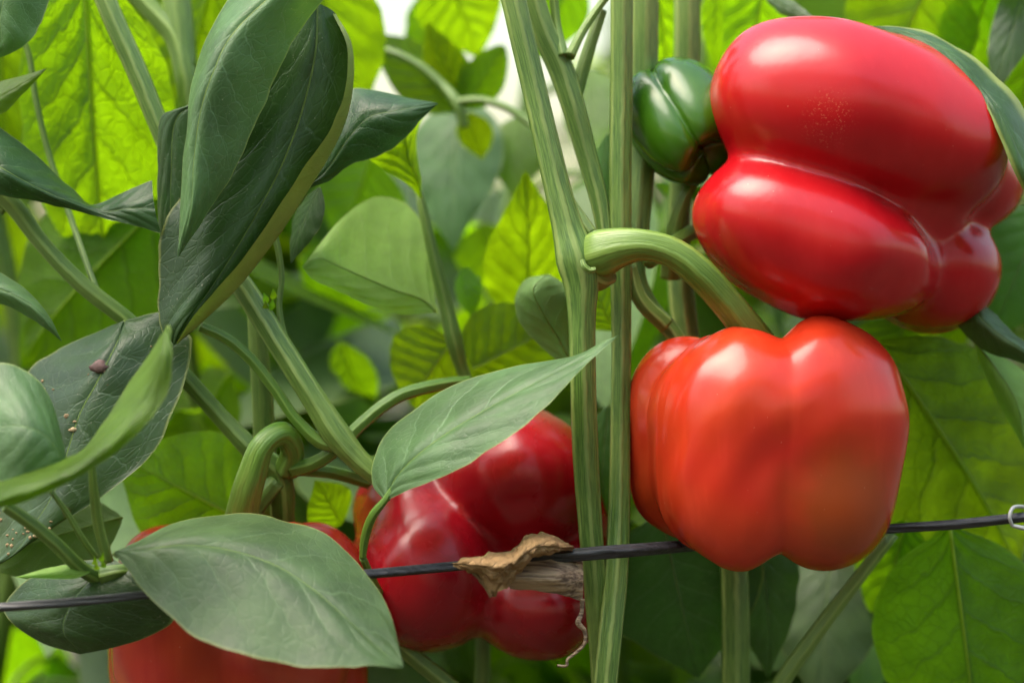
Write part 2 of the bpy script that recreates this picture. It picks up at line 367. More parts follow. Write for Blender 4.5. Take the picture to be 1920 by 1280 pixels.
def tube_geo(c, r, ribs=7, depth=0.07, seg=28, twist=0.0, flat=1.0):
    n = len(c)
    tg = np.gradient(c, axis=0); tg /= np.linalg.norm(tg, axis=1, keepdims=True)
    ref = np.array([0.0, -1, 0]); fr = []
    x = ref - tg[0] * ref.dot(tg[0]); x /= np.linalg.norm(x)
    for i in range(n):
        x = x - tg[i] * x.dot(tg[i]); x /= np.linalg.norm(x); fr.append(x.copy())
    X = np.array(fr); Y = np.cross(tg, X)
    th = np.linspace(0, 2 * np.pi, seg, endpoint=False)
    prof = 1 + depth * (np.abs(np.cos(ribs * th / 2))**1.2 * 2 - 1.2)
    ang = th[None] + twist * np.linspace(0, 1, n)[:, None]
    V = c[:, None] + (r[:, None] * prof[None])[..., None] * (np.cos(ang)[..., None] * X[:, None] + flat * np.sin(ang)[..., None] * Y[:, None])
    ln = np.concatenate([[0], np.cumsum(np.linalg.norm(np.diff(c, axis=0), axis=1))])
    # last column duplicated for the seam
    V = np.concatenate([V, V[:, :1]], 1); m = seg + 1
    f = grid_faces(n, m)
    u = np.linspace(0, 1, m)
    uv = np.stack([np.tile(u, (n, 1)), np.tile(ln[:, None] * 12, (1, m))], 2).reshape(-1, 2)
    V = V.reshape(-1, 3); k = len(V)
    V = np.vstack([V, c[0], c[-1]]); uv = np.vstack([uv, [.5, 0], [.5, ln[-1] * 12]])
    f += [(k, j + 1, j) for j in range(seg)] + [(k + 1, (n - 1) * m + j, (n - 1) * m + j + 1) for j in range(seg)]
    return V, f, uv
def stem(parent, pts, name='stem', mat=None, ribs=6, depth=0.035, n=None, twist=0.3, flat=1.0, tail=None, seg=28):
    """pts: (px, py, depth, width in px); tail: further world points with radius"""
    c = [P(*p[:3]) for p in pts]; r = [p[3] / 2 * px_size(p[2]) for p in pts]
    for tpt in (tail or []): c.append(np.array(tpt[:3])); r.append(tpt[3])
    n = n or max(14, len(c) * 9)
    a = smooth_path(np.hstack([np.array(c), np.array(r)[:, None]]), n)
    V, f, uv = tube_geo(a[:, :3], np.abs(a[:, 3]), ribs, depth, seg, twist, flat)
    return mesh_obj(name, V, f, mat or M_STEM, parent, a[0, :3], uv)

# ------------------------------------------------------------------ peppers: lobes blended into one skin
def pepper_skin(center, lobes, k, dents=(), fine=True, wob=1.0, seed=1):
    """lobes: (px, py, depth, ax, ay, az in px, rotation in the picture plane, yaw, exponent)"""
    c0 = P(*center)
    L = []
    for (x, y, d, ax, ay, az, rot, yaw, ex) in lobes:
        m = Matrix.Rotation(R(rot), 3, 'Y') @ Matrix.Rotation(R(yaw), 3, 'Z')   # +rot: right end goes down
        L.append((P(x, y, d), np.array([ax, ay, az]) * px_size(d), np.array(m), ex))
    kk = k * PITCH
    def fn(p):
        fs = []
        for c, s, m, ex in L:
            q = np.abs((p - c) @ m) / s
            f = ((q**ex).sum(-1)**(1 / ex) - 1) * s.min()
            fs.append(f)
        fm = np.min(fs, axis=0); kq = kk * 0.30
        out = fm - kq * np.log(sum(np.exp(-(f - fm) / kq) for f in fs))
        for (x, y, d, r, dep) in dents:
            e = P(x, y, d); out = out + dep * PITCH * np.exp(-(((p - e)**2).sum(-1)) / (r * PITCH)**2)
        return out
    rng = np.random.RandomState(seed); kv = [(rng.randn(3) * q, rng.rand() * 6.28, a) for q, a in [(55, 0.00040)] * 8 + [(120, 0.00013)] * 10]
    def fw(p): return fn(p) + wob * sum(a * np.sin(p @ k_ + o_) for k_, o_, a in kv)
    h = 0.0013
    lo = np.min([c - s.max() for c, s, m, ex in L], axis=0) - 4 * h; hi = np.max([c + s.max() for c, s, m, ex in L], axis=0) + 4 * h
    N = np.ceil((hi - lo) / h).astype(int)
    ax = [lo[q] + h * np.arange(N[q]) for q in range(3)]
    Fg = np.stack([fw(np.stack(np.meshgrid([x], ax[1], ax[2], indexing='ij'), -1).reshape(-1, 3)).reshape(N[1], N[2]) for x in ax[0]])
    S = Fg < 0
    cnt = sum(S[a:N[0] - 1 + a, b:N[1] - 1 + b, c:N[2] - 1 + c].astype(int) for a in (0, 1) for b in (0, 1) for c in (0, 1))
    act = (cnt > 0) & (cnt < 8); idx = -np.ones(act.shape, int); idx[act] = np.arange(act.sum())
    V0 = V = lo + h * (np.argwhere(act) + 0.5)
    for _ in range(6):                                      # pull every vertex onto the blended surface
        e = 2e-4; f0 = fw(V); g = np.stack([(fw(V + e * np.eye(3)[q]) - f0) / e for q in range(3)], 1)
        V = V - np.clip(f0 / ((g**2).sum(1) + 1e-9), -h, h)[:, None] * g * 0.9
        dv = V - V0; ll = np.linalg.norm(dv, axis=1, keepdims=True); V = V0 + dv * np.minimum(1, 0.95 * h / (ll + 1e-12))
    F = []
    for q in range(3):
        sl0 = [slice(None)] * 3; sl1 = [slice(None)] * 3; sl0[q] = slice(0, -1); sl1[q] = slice(1, None)
        A_, B_ = S[tuple(sl0)], S[tuple(sl1)]; E = np.argwhere(A_ != B_); u_, w_ = [(1, 2), (2, 0), (0, 1)][q]
        sgn = A_[tuple(E.T)]
        def cell(du, dw):
            C = E.copy(); C[:, u_] -= du; C[:, w_] -= dw; return idx[tuple(C.T)]
        Q = np.stack([cell(1, 1), cell(0, 1), cell(0, 0), cell(1, 0)], 1); Q = np.where(sgn[:, None], Q, Q[:, ::-1])
        F += [tuple(r) for r in Q.tolist()]
    nb = np.zeros_like(V); ct = np.zeros(len(V)); Fa = np.array(F)
    for q in range(4):
        a_, b_ = Fa[:, q], Fa[:, (q + 1) % 4]; np.add.at(nb, a_, V[b_]); np.add.at(nb, b_, V[a_]); np.add.at(ct, a_, 1); np.add.at(ct, b_, 1)
    V = 0.4 * V + 0.6 * nb / ct[:, None]                    # even out the grid's traces
    return V, F, c0
def pepper(label, center, lobes, k, mat, loc=None, **kw):
    V, F, c0 = pepper_skin(center, lobes, k, **kw)
    t = thing('bell_pepper', (c0[0], c0[1], V[:, 2].min()), label, 'bell pepper', 'bell peppers on the plants')
    mesh_obj('flesh', V, F, mat, t, c0)
    return t

exec_sections = []
# ================================================================== ground
def ground():
    n = 40; xs = np.linspace(-1, 1, n); g = np.sign(xs) * np.abs(xs)**2.5 * 60
    X, Y = np.meshgrid(g, g); Z = 0.012 * np.sin(X * 7.1) * np.cos(Y * 5.3) * (np.hypot(X, Y) < 6)
    V = np.stack([X, Y, Z], 2).reshape(-1, 3)
    o = mesh_obj('ground', V, grid_faces(n, n), plain_mat('soil', (0.035, 0.026, 0.018), (0.075, 0.058, 0.04), 30, 0.95), origin=np.zeros(3))
    o['kind'] = 'structure'; o['label'] = 'dark soil between the plant rows'
ground()

# ================================================================== front plants
GZ = 0.0
def base_of(px, d): p = P(px, 640, d); return (p[0], p[1], GZ)
b1 = base_of(1120, 0)
plant_c = thing('pepper_plant', b1, 'pepper plant with two pale ribbed stems beside the orange-red pepper', 'plant')
b2 = base_of(420, 20)
plant_l = thing('pepper_plant', b2, 'pepper plant with forked diagonal stems and large dark foreground leaves', 'plant')
b3 = base_of(1375, 55)
plant_r = thing('pepper_plant', b3, 'pepper plant behind the red peppers with broad leaves at right edge', 'plant')

def down(px, py, d, base, r): # run a stem down to the soil
    a = P(px, py, d)
    return [(a[0] * .6 + base[0] * .4, a[1] * .6 + base[1] * .4, a[2] * .55, r), (base[0], base[1], -0.01, r * 1.2)]

# --- centre plant: main stems
stem(plant_c, [(950, -60, 2, 48), (972, 40, 1, 48), (1000, 160, 0, 48), (1028, 280, -2, 50), (1052, 380, -4, 54), (1068, 440, -5, 64), (1082, 490, -6, 80), (1089, 525, -6, 70), (1091, 590, -6, 54), (1093, 700, -5, 50), (1098, 850, -4, 50), (1108, 1000, -3, 46), (1118, 1120, -1, 44), (1132, 1290, 3, 46)], tail=down(1132, 1290, 3, b1, 0.005), n=110, depth=0.03, seg=40)
stem(plant_c, [(1166, -60, 14, 44), (1165, 150, 14, 44), (1163, 330, 12, 44), (1164, 480, 10, 42), (1165, 640, 9, 38), (1163, 800, 7, 38), (1161, 950, 3, 42), (1155, 1080, -2, 46), (1143, 1200, -6, 46), (1134, 1300, -7, 46)], tail=down(1134, 1300, 0, (b1[0] + .02, b1[1], 0), 0.005), n=100, depth=0.04, seg=40)
stem(plant_c, [(985, -50, 16, 46), (1020, 60, 16, 46), (1052, 130, 16, 50), (1072, 190, 15, 46), (1100, 290, 14, 40), (1124, 380, 12, 34), (1135, 450, 10, 26)], name='branch')
stem(plant_c, [(1040, 340, 14, 26), (1075, 390, 10, 24), (1110, 440, 6, 24)], name='branch')
stem(plant_c, [(1036, -30, 18, 18), (1044, 50, 17, 18), (1056, 108, 13, 24)], name='leaf_stalk', mat=M_STEM2)
stem(plant_c, [(1140, -10, 22, 15), (1118, 20, 20, 15), (1092, 60, 17, 16), (1068, 106, 12, 20)], name='leaf_stalk', mat=M_STEM2)
stem(plant_c, [(1128, 20, 24, 20), (1105, 90, 22, 24), (1085, 160, 20, 26), (1078, 200, 18, 20)], name='branch', mat=M_STEM2)
stem(plant_c, [(1208, -60, 34, 54), (1208, 120, 34, 54), (1204, 300, 32, 52), (1196, 420, 28, 46), (1192, 520, 24, 40), (1215, 570, 22, 36), (1262, 625, 20, 34), (1300, 690, 18, 30)], n=70)
stem(plant_c, [(1180, 500, 12, 26), (1200, 560, 12, 30), (1250, 610, 14, 34)], name='branch')
stem(plant_c, [(1076, 455, -3, 56), (1094, 500, -5, 68), (1116, 520, -4, 52), (1146, 520, 2, 26)], name='node', n=30)
# bud scar curl at the node
stem(plant_c, [(1092, 488, -16, 9), (1096, 500, -17, 12), (1106, 507, -17, 12), (1117, 505, -17, 9)], name='bud_scar', mat=M_STEM2, ribs=3, seg=16)
# --- plant behind at right
stem(plant_r, [(1288, -60, 50, 50), (1288, 100, 50, 50), (1280, 300, 50, 46), (1272, 430, 50, 44), (1278, 560, 48, 52), (1300, 700, 46, 46), (1360, 900, 44, 50), (1376, 1060, 40, 52), (1380, 1290, 40, 54)], tail=down(1380, 1290, 40, b3, 0.005), n=80)
stem(plant_r, [(1306, 332, 28, 18), (1280, 380, 28, 26), (1262, 450, 30, 34), (1258, 520, 34, 40)], name='branch', mat=M_STEM2)
stem(plant_r, [(1675, 1000, 30, 22), (1600, 1095, 30, 26), (1520, 1200, 32, 30), (1455, 1300, 34, 32)], name='branch', tail=down(1455, 1300, 34, b3, 0.004))

# --- left plant: stems and stalks
stem(plant_l, [(170, -70, 22, 40), (210, 30, 20, 40), (255, 130, 18, 40), (300, 240, 16, 38), (350, 360, 14, 36), (410, 470, 12, 38), (470, 560, 6, 44), (530, 655, 3, 44), (590, 750, 2, 46), (632, 815, 2, 52), (672, 862, 2, 42), (700, 886, 2, 38), (722, 903, 2, 34)], n=100, mat=M_STEM)
stem(plant_l, [(-40, 330, 14, 32), (28, 388, 12, 36), (70, 445, 11, 31), (150, 530, 10, 32), (245, 606, 12, 32), (340, 700, 14, 34), (420, 788, 14, 34), (480, 850, 12, 42), (520, 885, 14, 50), (530, 970, 20, 46), (535, 1100, 50, 46)], n=100, mat=M_STEM2, tail=down(535, 1100, 60, b2, 0.005))
stem(plant_l, [(10, 395, 14, 22), (-10, 380, 14, 20), (-60, 360, 14, 20)], name='leaf_stalk', mat=M_STEM2)
stem(plant_l, [(375, 612, -2, 20), (420, 632, 0, 21), (465, 668, 2, 22), (510, 722, 3, 22), (560, 792, 3, 22), (605, 830, 3, 26), (640, 838, 3, 20)], name='leaf_stalk', mat=M_PED)
stem(plant_l, [(478, 560, 26, 30), (484, 640, 27, 36), (492, 740, 28, 40), (498, 860, 30, 40), (505, 960, 34, 40)], name='branch', mat=M_STEM2)
stem(plant_l, [(545, 880, 10, 34), (590, 868, 8, 28), (630, 842, 6, 26), (680, 792, 8, 25), (745, 744, 12, 25), (820, 722, 18, 24), (880, 715, 26, 22)], name='leaf_stalk', mat=M_PED, n=60)
stem(plant_l, [(560, 880, 10, 24), (620, 885, 14, 24), (690, 905, 22, 22)], name='branch', mat=M_PED)
stem(plant_l, [(225, -40, 60, 36), (290, 25, 58, 40), (330, 70, 56, 44), (350, 140, 54, 44), (365, 260, 54, 40), (380, 420, 54, 38)], name='branch', mat=M_STEM2)
stem(plant_l, [(325, -50, 60, 50), (335, 30, 58, 54), (350, 130, 54, 40)], name='branch', mat=M_STEM2)
stem(plant_l, [(10, 20, 34, 11), (50, 90, 34, 11), (68, 190, 34, 11), (92, 290, 34, 11), (130, 400, 30, 11), (165, 500, 20, 11), (190, 566, 13, 12)], name='leaf_stalk', mat=M_STEM2)
# shoot at lower left
stem(plant_l, [(10, 948, -44, 24), (50, 975, -42, 25), (100, 1015, -38, 26), (160, 1070, -32, 28), (195, 1085, -28, 34)], name='leaf_stalk', mat=M_STEM2)
stem(plant_l, [(95, 920, -40, 9), (125, 960, -38, 11), (155, 1010, -36, 12), (180, 1045, -33, 13)], name='leaf_stalk', mat=M_STEM2)
stem(plant_l, [(172, 868, -46, 13), (176, 920, -44, 17), (185, 985, -40, 20), (203, 1052, -36, 20)], name='leaf_stalk', mat=M_STEM2)
stem(plant_l, [(190, 1080, -30, 36), (225, 1072, -30, 30), (300, 1080, -12, 26), (420, 1020, 10, 30), (520, 900, 12, 36)], name='branch', mat=M_STEM2)
stem(plant_l, [(680, 1045, -14, 13), (684, 1010, -16, 17), (700, 965, -20, 17), (722, 937, -22, 13), (745, 900, -22, 7)], name='leaf_stalk', mat=M_PED, ribs=3)
stem(plant_l, [(680, 1045, -14, 14), (700, 1090, -4, 16), (740, 1160, 30, 18)], name='leaf_stalk', mat=M_PED, ribs=3)
stem(plant_l, [(690, 1160, 20, 30), (760, 1218, 22, 32), (860, 1300, 26, 34), (960, 1400, 30, 34)], name='branch', mat=M_STEM)
stem(plant_l, [(640, 80, 140, 15), (735, 98, 118, 15), (785, 122, 114, 16), (830, 160, 110, 17), (857, 195, 106, 22), (872, 240, 106, 18)], name='branch', mat=M_STEM2)
stem(plant_l, [(855, 192, 106, 18), (900, 188, 102, 15), (945, 200, 99, 15), (990, 228, 96, 15), (1040, 270, 90, 15)], name='leaf_stalk', mat=M_STEM2)
stem(plant_l, [(787, 352, 43, 8), (789, 372, 42, 16), (797, 410, 41, 20), (818, 500, 40, 24), (838, 580, 40, 28), (852, 640, 40, 32), (866, 690, 42, 24), (885, 740, 44, 24), (905, 900, 60, 24), (905, 1290, 70, 30)], name='branch', mat=M_STEM2, n=70)
stem(plant_l, [(500, 390, 16, 12), (522, 470, 14, 12), (528, 520, 13, 11), (524, 580, 12, 11), (540, 650, 10, 12), (575, 725, 6, 14)], name='leaf_stalk', mat=M_STEM2)
for (x, y, d) in ((500, 560, 4), (508, 572, 4), (512, 552, 5), (497, 575, 4)):
    leafg(plant_l, (x, y + 10, d), (x + (x % 5) * 3 - 6, y - 12, d - 3), 14, 20, 'top', 0.2, 0.3, M_YOUNG, n=10, m=7)
for (x, y, d) in ((188, 1052, -42), (178, 1058, -40), (196, 1064, -42), (183, 1068, -43)):
    leafg(plant_l, (x, y, d + 3), (x - 6 + (x % 7) * 2, y - 18, d - 2), 12, 20, 'top', 0.2, 0.3, M_YOUNG, n=10, m=7)

# --- foreground leaves
hero(plant_l, [[(212, 1036, -40)] * 3,
  [(250, 1017, -30), (262, 1029, -43), (238, 1066, -46)], [(330, 980, -23), (340, 1018, -43), (288, 1128, -54)],
  [(430, 965, -19), (430, 1028, -43), (370, 1194, -60)], [(520, 969, -19), (515, 1056, -45), (460, 1228, -64)],
  [(600, 994, -24), (588, 1102, -49), (560, 1247, -66)], [(672, 1058, -32), (650, 1156, -54), (640, 1249, -66)],
  [(728, 1140, -44), (708, 1210, -58), (705, 1249, -64)], [(757, 1251, -60)] * 3], M_GREY, edge=0.35, n=80, m=49,
  label='broad grey-green leaf draped in front of the half-hidden pepper')
hero(plant_l, [[(722, 939, -22)] * 3,
  [(698, 905, -14), (738, 897, -22), (768, 917, -27)], [(705, 848, -9), (782, 850, -24), (832, 893, -31)],
  [(748, 788, -6), (842, 806, -24), (902, 855, -33)], [(842, 727, -6), (914, 763, -24), (976, 802, -35)],
  [(962, 687, -9), (990, 722, -24), (1036, 750, -34)], [(1070, 667, -14), (1070, 681, -24), (1081, 702, -32)],
  [(1125, 643, -20), (1122, 652, -25), (1121, 662, -28)], [(1161, 629, -25)] * 3], M_GREY, edge=0.25, n=80, m=49,
  label='pointed grey-green leaf crossing in front of the dark red pepper')
hero(plant_l, [[(545, 0, 2), (590, 4, 0), (628, 24, 4), (624, 26, 0)],
  [(505, 100, 0), (580, 100, -3), (656, 85, 4), (650, 88, -3)], [(430, 220, 0), (550, 208, -5), (657, 165, 3), (648, 164, -4)],
  [(365, 330, 0), (512, 305, -7), (642, 238, 2), (624, 232, -6)], [(308, 420, -2), (470, 388, -9), (603, 316, 0), (580, 300, -10)],
  [(297, 500, -4), (432, 460, -10), (544, 412, -2), (520, 393, -12)], [(297, 575, -6), (385, 540, -11), (464, 520, -5), (442, 502, -14)],
  [(304, 622, -8), (345, 604, -11), (388, 597, -8), (370, 582, -14)], [(326, 646, -8), (328, 646, -9), (332, 645, -9), (330, 644, -10)]],
  M_DARK, us=[-1, -0.15, 0.82, 1], edge=0.12, relief=0.7, n=80, m=49, label='large dark glossy leaf with rolled pale margin')
hero(plant_l, [[(452, -40, -8), (540, -40, -20), (640, -40, -14)], [(392, 60, -4), (438, 58, -22), (562, 58, -14)],
  [(364, 140, -4), (398, 135, -24), (520, 140, -14)], [(352, 215, -6), (374, 212, -24), (482, 226, -14)],
  [(343, 300, -8), (362, 300, -24), (440, 320, -16)], [(338, 390, -12), (356, 390, -24), (386, 405, -18)], [(333, 484, -20)] * 3],
  M_GREY, edge=0.15, n=70, m=41, label='long folded dark leaf hanging tip down from the top')
hero(plant_l, [[(398, 80, 6), (430, 80, 4), (480, 80, 4)], [(360, 190, 6), (390, 180, 3), (440, 180, 4)], [(300, 222, 8), (330, 222, 4), (420, 222, 4)],
  [(296, 330, 8), (320, 330, 4), (400, 330, 4)], [(298, 430, 8), (320, 430, 4), (370, 430, 4)], [(330, 530, 6)] * 3], M_DARK, edge=0.2)
hero(plant_l, [[(560, 360, 8)] * 3, [(590, 300, 14), (610, 320, 9), (620, 338, 10)], [(612, 230, 18), (650, 262, 8), (655, 310, 10)],
  [(640, 176, 20), (690, 220, 8), (710, 293, 10)], [(690, 168, 20), (735, 208, 8), (757, 262, 10)], [(760, 182, 18), (782, 200, 10), (792, 222, 10)], [(822, 194, 14)] * 3], M_DARK, edge=0.35)
leafg(plant_l, (600, 350, 16), (545, 495, 18), 85, 45, 'top', 0.05, 0.2, M_DARK)
hero(plant_l, [[(788, 372, 40)] * 3, [(762, 345, 34), (782, 340, 36), (790, 335, 40)], [(705, 308, 28), (765, 295, 34), (782, 290, 44)],
  [(690, 285, 22), (762, 250, 34), (784, 240, 46)], [(760, 240, 20), (785, 215, 30), (800, 212, 38)], [(816, 196, 22)] * 3], M_BACK, 'under', edge=0.2)
hero(plant_l, [[(817, 585, 36)] * 3, [(812, 500, 44), (790, 562, 36), (760, 590, 34)], [(796, 430, 50), (740, 545, 32), (705, 578, 28)],
  [(762, 383, 52), (685, 522, 28), (650, 553, 24)], [(705, 369, 46), (635, 500, 24), (610, 535, 20)], [(640, 410, 34), (598, 485, 20), (582, 520, 18)], [(566, 500, 18)] * 3], M_PALE, 'under', edge=0.1,
  label='cupped pale green leaf held out from a thin stem')
leafg(plant_l, (850, 640, 46), (770, 760, 60), 200, 10, 'under', 0.05, 0.1, M_BACK, round_=0.8)
leafg(plant_l, (868, 700, 50), (1040, 610, 62), 190, 12, 'under', 0.05, 0.12, M_BACK, round_=0.7)
leafg(plant_c, (985, 610, 64), (985, 320, 66), 170, 15, 'under', 0.06, 0.2, M_BACK)
hero(plant_c, [[(1080, 700, 22)] * 3, [(1020, 655, 24), (1050, 640, 20), (1085, 640, 24)], [(978, 610, 26), (1020, 590, 16), (1080, 590, 22)],
  [(965, 565, 28), (1000, 545, 14), (1070, 555, 20)], [(985, 525, 30), (1020, 520, 18), (1060, 535, 24)], [(1030, 514, 34)] * 3], M_LEAF, 'under', edge=0.1, relief=0.2)
leafg(plant_c, (1150, 620, 30), (1100, 520, 40), 90, 10, 'under', 0.05, 0.1, M_BACK)
leafg(plant_c, (1140, 760, 40), (1130, 1000, 46), 110, 30, 'top', 0.05, 0.1, M_LEAF)
# far-left leaves
hero(plant_l, [[(60, -90, -8), (90, -90, -8), (130, -90, -8)], [(-60, -20, -4), (20, -30, -16), (100, -20, -12)], [(-80, 50, 0), (0, 30, -16), (74, 50, -14)], [(-60, 100, 0), (0, 80, -14), (40, 90, -14)], [(-30, 120, -6)] * 3], M_GREY, edge=0.1)
hero(plant_l, [[(-80, 200, 8)] * 3, [(-20, 160, 10), (-10, 185, 4), (-5, 216, 4)], [(40, 143, 10), (42, 158, 6), (40, 180, 6)], [(89, 128, 8)] * 3], M_YOUNG, edge=0.1, n=30)
hero(plant_l, [[(-80, 190, 4), (-80, 280, 4), (-80, 350, 4)], [(0, 240, 6), (-5, 310, -6), (0, 367, -4)], [(70, 292, 8), (60, 345, -4), (80, 380, 0)], [(130, 348, 8), (120, 372, -2), (145, 397, 0)],
  [(172, 384, 6), (190, 395, 0), (205, 412, -2)], [(235, 358, 2), (240, 390, -4), (255, 424, -4)], [(285, 338, 0), (290, 390, -4), (302, 438, -4)]], M_DARK, edge=0.25)
hero(plant_l, [[(-60, 480, -14), (-60, 530, -18), (-60, 570, -16)], [(0, 510, -14), (0, 542, -20), (0, 570, -18)], [(55, 548, -14), (58, 572, -20), (52, 594, -18)], [(92, 592, -15), (92, 606, -19), (88, 618, -18)], [(116, 640, -16)] * 3], M_GREY, edge=0.1)
spotted = hero(plant_l, [[(235, 600, 6)] * 3, [(180, 622, 10), (210, 655, -4), (310, 585, 6)], [(110, 655, 14), (180, 715, -8), (350, 620, 4)], [(60, 690, 16), (148, 775, -10), (360, 660, 0)],
  [(20, 760, 16), (125, 845, -12), (330, 760, -6)], [(-10, 860, 14), (100, 920, -14), (285, 850, -12)], [(-20, 960, 10), (60, 985, -14), (190, 930, -16)], [(-30, 1040, 6), (20, 1040, -12), (80, 1000, -14)], [(-60, 1090, 0)] * 3],
  M_SPOT, edge=0.25, n=70, m=41, label='spotted dark leaf sprinkled with pale crumbs')
hero(plant_l, [[(314, 610, -60)] * 3, [(282, 660, -56), (304, 668, -66), (323, 660, -66)], [(235, 728, -52), (275, 742, -66), (316, 728, -68)], [(196, 790, -50), (222, 806, -68), (282, 786, -70)],
  [(150, 845, -50), (152, 868, -70), (215, 850, -70)], [(75, 868, -52), (85, 902, -72), (140, 898, -72)], [(0, 895, -54), (10, 928, -72), (40, 942, -72)], [(-60, 962, -64)] * 3], M_YOUNG, edge=0.1)
hero(plant_l, [[(-90, 800, -50), (-90, 830, -52), (-90, 900, -54)], [(-20, 690, -44), (0, 800, -56), (-20, 900, -58)], [(40, 690, -42), (50, 800, -58), (30, 905, -60)], [(92, 742, -44), (90, 820, -56), (80, 890, -58)], [(120, 835, -48), (118, 860, -54), (112, 880, -56)], [(126, 890, -52)] * 3][::-1], M_GREY, edge=0.1)
hero(plant_l, [[(210, 1045, -26)] * 3, [(130, 1055, -22), (170, 1085, -30), (270, 1085, -34)], [(60, 1080, -18), (140, 1120, -32), (300, 1120, -36)], [(10, 1130, -16), (120, 1160, -32), (325, 1162, -36)],
  [(20, 1165, -20), (120, 1190, -32), (270, 1196, -34)], [(80, 1205, -24), (140, 1212, -30), (210, 1214, -32)], [(150, 1226, -28)] * 3], M_DARK, edge=0.15)
hero(plant_l, [[(170, 1072, -34)] * 3, [(140, 1058, -32), (130, 1070, -36), (140, 1084, -36)], [(90, 1064, -32), (85, 1074, -36), (90, 1084, -36)], [(28, 1082, -34)] * 3], M_PALE, 'under', edge=0.1, n=24)
leafg(plant_l, (470, 985, 34), (215, 850, 40), 260, 8, 'under', 0.05, 0.1, M_BACK)
leafg(plant_l, (640, 985, 34), (590, 900, 30), 100, 20, 'under', 0.05, 0.2, M_BACK)
leafg(plant_l, (230, 970, 20), (-60, 1060, 10), 170, 20, 'under', 0.05, 0.1, M_LEAF)
# --- right-hand leaves
hero(plant_r, [[(1632, 50, 6)] * 3, [(1680, 50, 10), (1690, 60, 4), (1690, 72, 2)], [(1740, 62, 10), (1745, 80, 0), (1735, 98, -2)], [(1800, 90, 10), (1800, 115, -4), (1785, 135, -6)],
  [(1850, 130, 6), (1842, 165, -8), (1828, 175, -10)], [(1895, 170, 2), (1880, 215, -14), (1845, 195, -12)], [(1935, 225, 0), (1915, 290, -16), (1872, 250, -16)], [(1970, 320, 0), (1950, 360, -16), (1905, 330, -16)], [(1960, 430, -6)] * 3], M_RIM, edge=0.35,
  label='leaf with yellowish margin resting on the big red pepper')
hero(plant_r, [[(1830, 555, 30)] * 3, [(1790, 598, 26), (1835, 590, 16), (1862, 585, 24)], [(1835, 650, 22), (1870, 625, 12), (1895, 618, 22)], [(1900, 676, 18), (1915, 655, 10), (1930, 650, 18)], [(1990, 700, 14)] * 3], M_GREY, edge=0.3)
hero(plant_r, [[(1825, 640, 34)] * 3, [(1845, 700, 30), (1865, 690, 24), (1900, 680, 34)], [(1880, 770, 30), (1905, 755, 22), (1950, 740, 34)], [(1925, 850, 30)] * 3], M_PALE, 'under', edge=0.3)
leafg(plant_r, (1640, 640, 50), (1905, 1090, 56), 370, -8, 'under', 0.10, 0.28, M_BACK, n=50, m=31)
leafg(plant_r, (1780, 985, 40), (1830, 1420, 30), 330, 10, 'under', 0.16, 0.4, M_BACK, n=50, m=31)
leafg(plant_r, (1700, 975, 48), (1650, 1180, 60), 150, 20, 'under', 0.06, 0.2, M_BACK)
leafg(plant_r, (1560, 1010, 80), (1540, 1330, 90), 220, 20, 'top', 0.06, 0.2, M_GREY)
leafg(plant_r, (1640, 1060, 110), (1610, 1330, 110), 170, -20, 'top', 0.06, 0.2, M_PALE)
leafg(plant_r, (1240, 960, 42), (1310, 1270, 56), 330, 8, 'top', 0.05, 0.1, M_DARK, n=44, m=27)  # dark leaf colour stands in for the shade below the pepper
leafg(plant_r, (1420, 960, 50), (1440, 1270, 60), 150, -20, 'top', 0.05, 0.1, M_DARK)
leafg(plant_r, (1960, 380, 60), (1850, 640, 66), 220, 0, 'top', 0.05, 0.1, M_LEAF)
leafg(plant_r, (1440, -70, 70), (1400, 190, 80), 140, 15, 'under', 0.06, 0.2, M_BACK)
leafg(plant_r, (1760, -70, 80), (1640, 190, 84), 260, 10, 'under', 0.05, 0.1, M_BACK)
leafg(plant_r, (1860, -60, 80), (1780, 200, 84), 160, -10, 'under', 0.05, 0.1, M_BACK)
leafg(plant_r, (1940, -60, 60), (1860, 190, 56), 90, 30, 'top', 0.05, 0.1, M_DARK)
leafg(plant_r, (1960, -20, 90), (1900, 280, 90), 200, 10, 'under', 0.05, 0.1, M_BACK)
leafg(plant_r, (1430, -10, 60), (1545, 48, 40), 34, 30, 'top', 0.05, 0.3, M_GREY)
leafg(plant_r, (1230, -40, 80), (1260, 180, 84), 130, 10, 'under', 0.05, 0.1, M_BACK)
leafg(plant_r, (1345, -40, 90), (1340, 130, 90), 60, 10, 'under', 0.05, 0.1, M_BACK)
leafg(plant_r, (1700, 590, 90), (1660, 740, 96), 190, 10, 'under', 0.05, 0.1, M_BACK)
# --- backlit leaves behind the left plant
leafg(plant_l, (160, -70, 52), (215, 570, 58), 290, -6, 'under', 0.10, 0.3, M_BACK, n=50, m=31)
leafg(plant_l, (330, 360, 78), (40, 690, 70), 340, 6, 'under', 0.12, 0.3, M_BACK, n=44, m=27)
leafg(plant_l, (410, -80, 84), (320, 340, 80), 220, 8, 'under', 0.05, 0.1, M_BACK)
leafg(plant_l, (590, -90, 96), (660, 250, 96), 210, 8, 'under', 0.05, 0.1, M_BACK)
leafg(plant_l, (10, -40, 96), (20, 300, 100), 180, 8, 'under', 0.05, 0.1, M_BACK)
leafg(plant_l, (860, 210, 106), (690, 60, 120), 120, 15, 'under', 0.08, 0.1, M_BACK)
leafg(plant_l, (870, 205, 106), (945, 85, 110), 85, 10, 'under', 0.05, 0.1, M_BACK, round_=0.5)
leafg(plant_l, (868, 190, 108), (800, 40, 110), 90, -20, 'under', 0.05, 0.1, M_BACK)
leafg(plant_l, (880, 210, 104), (905, 300, 110), 70, 10, 'under', 0.05, 0.1, M_BACK)
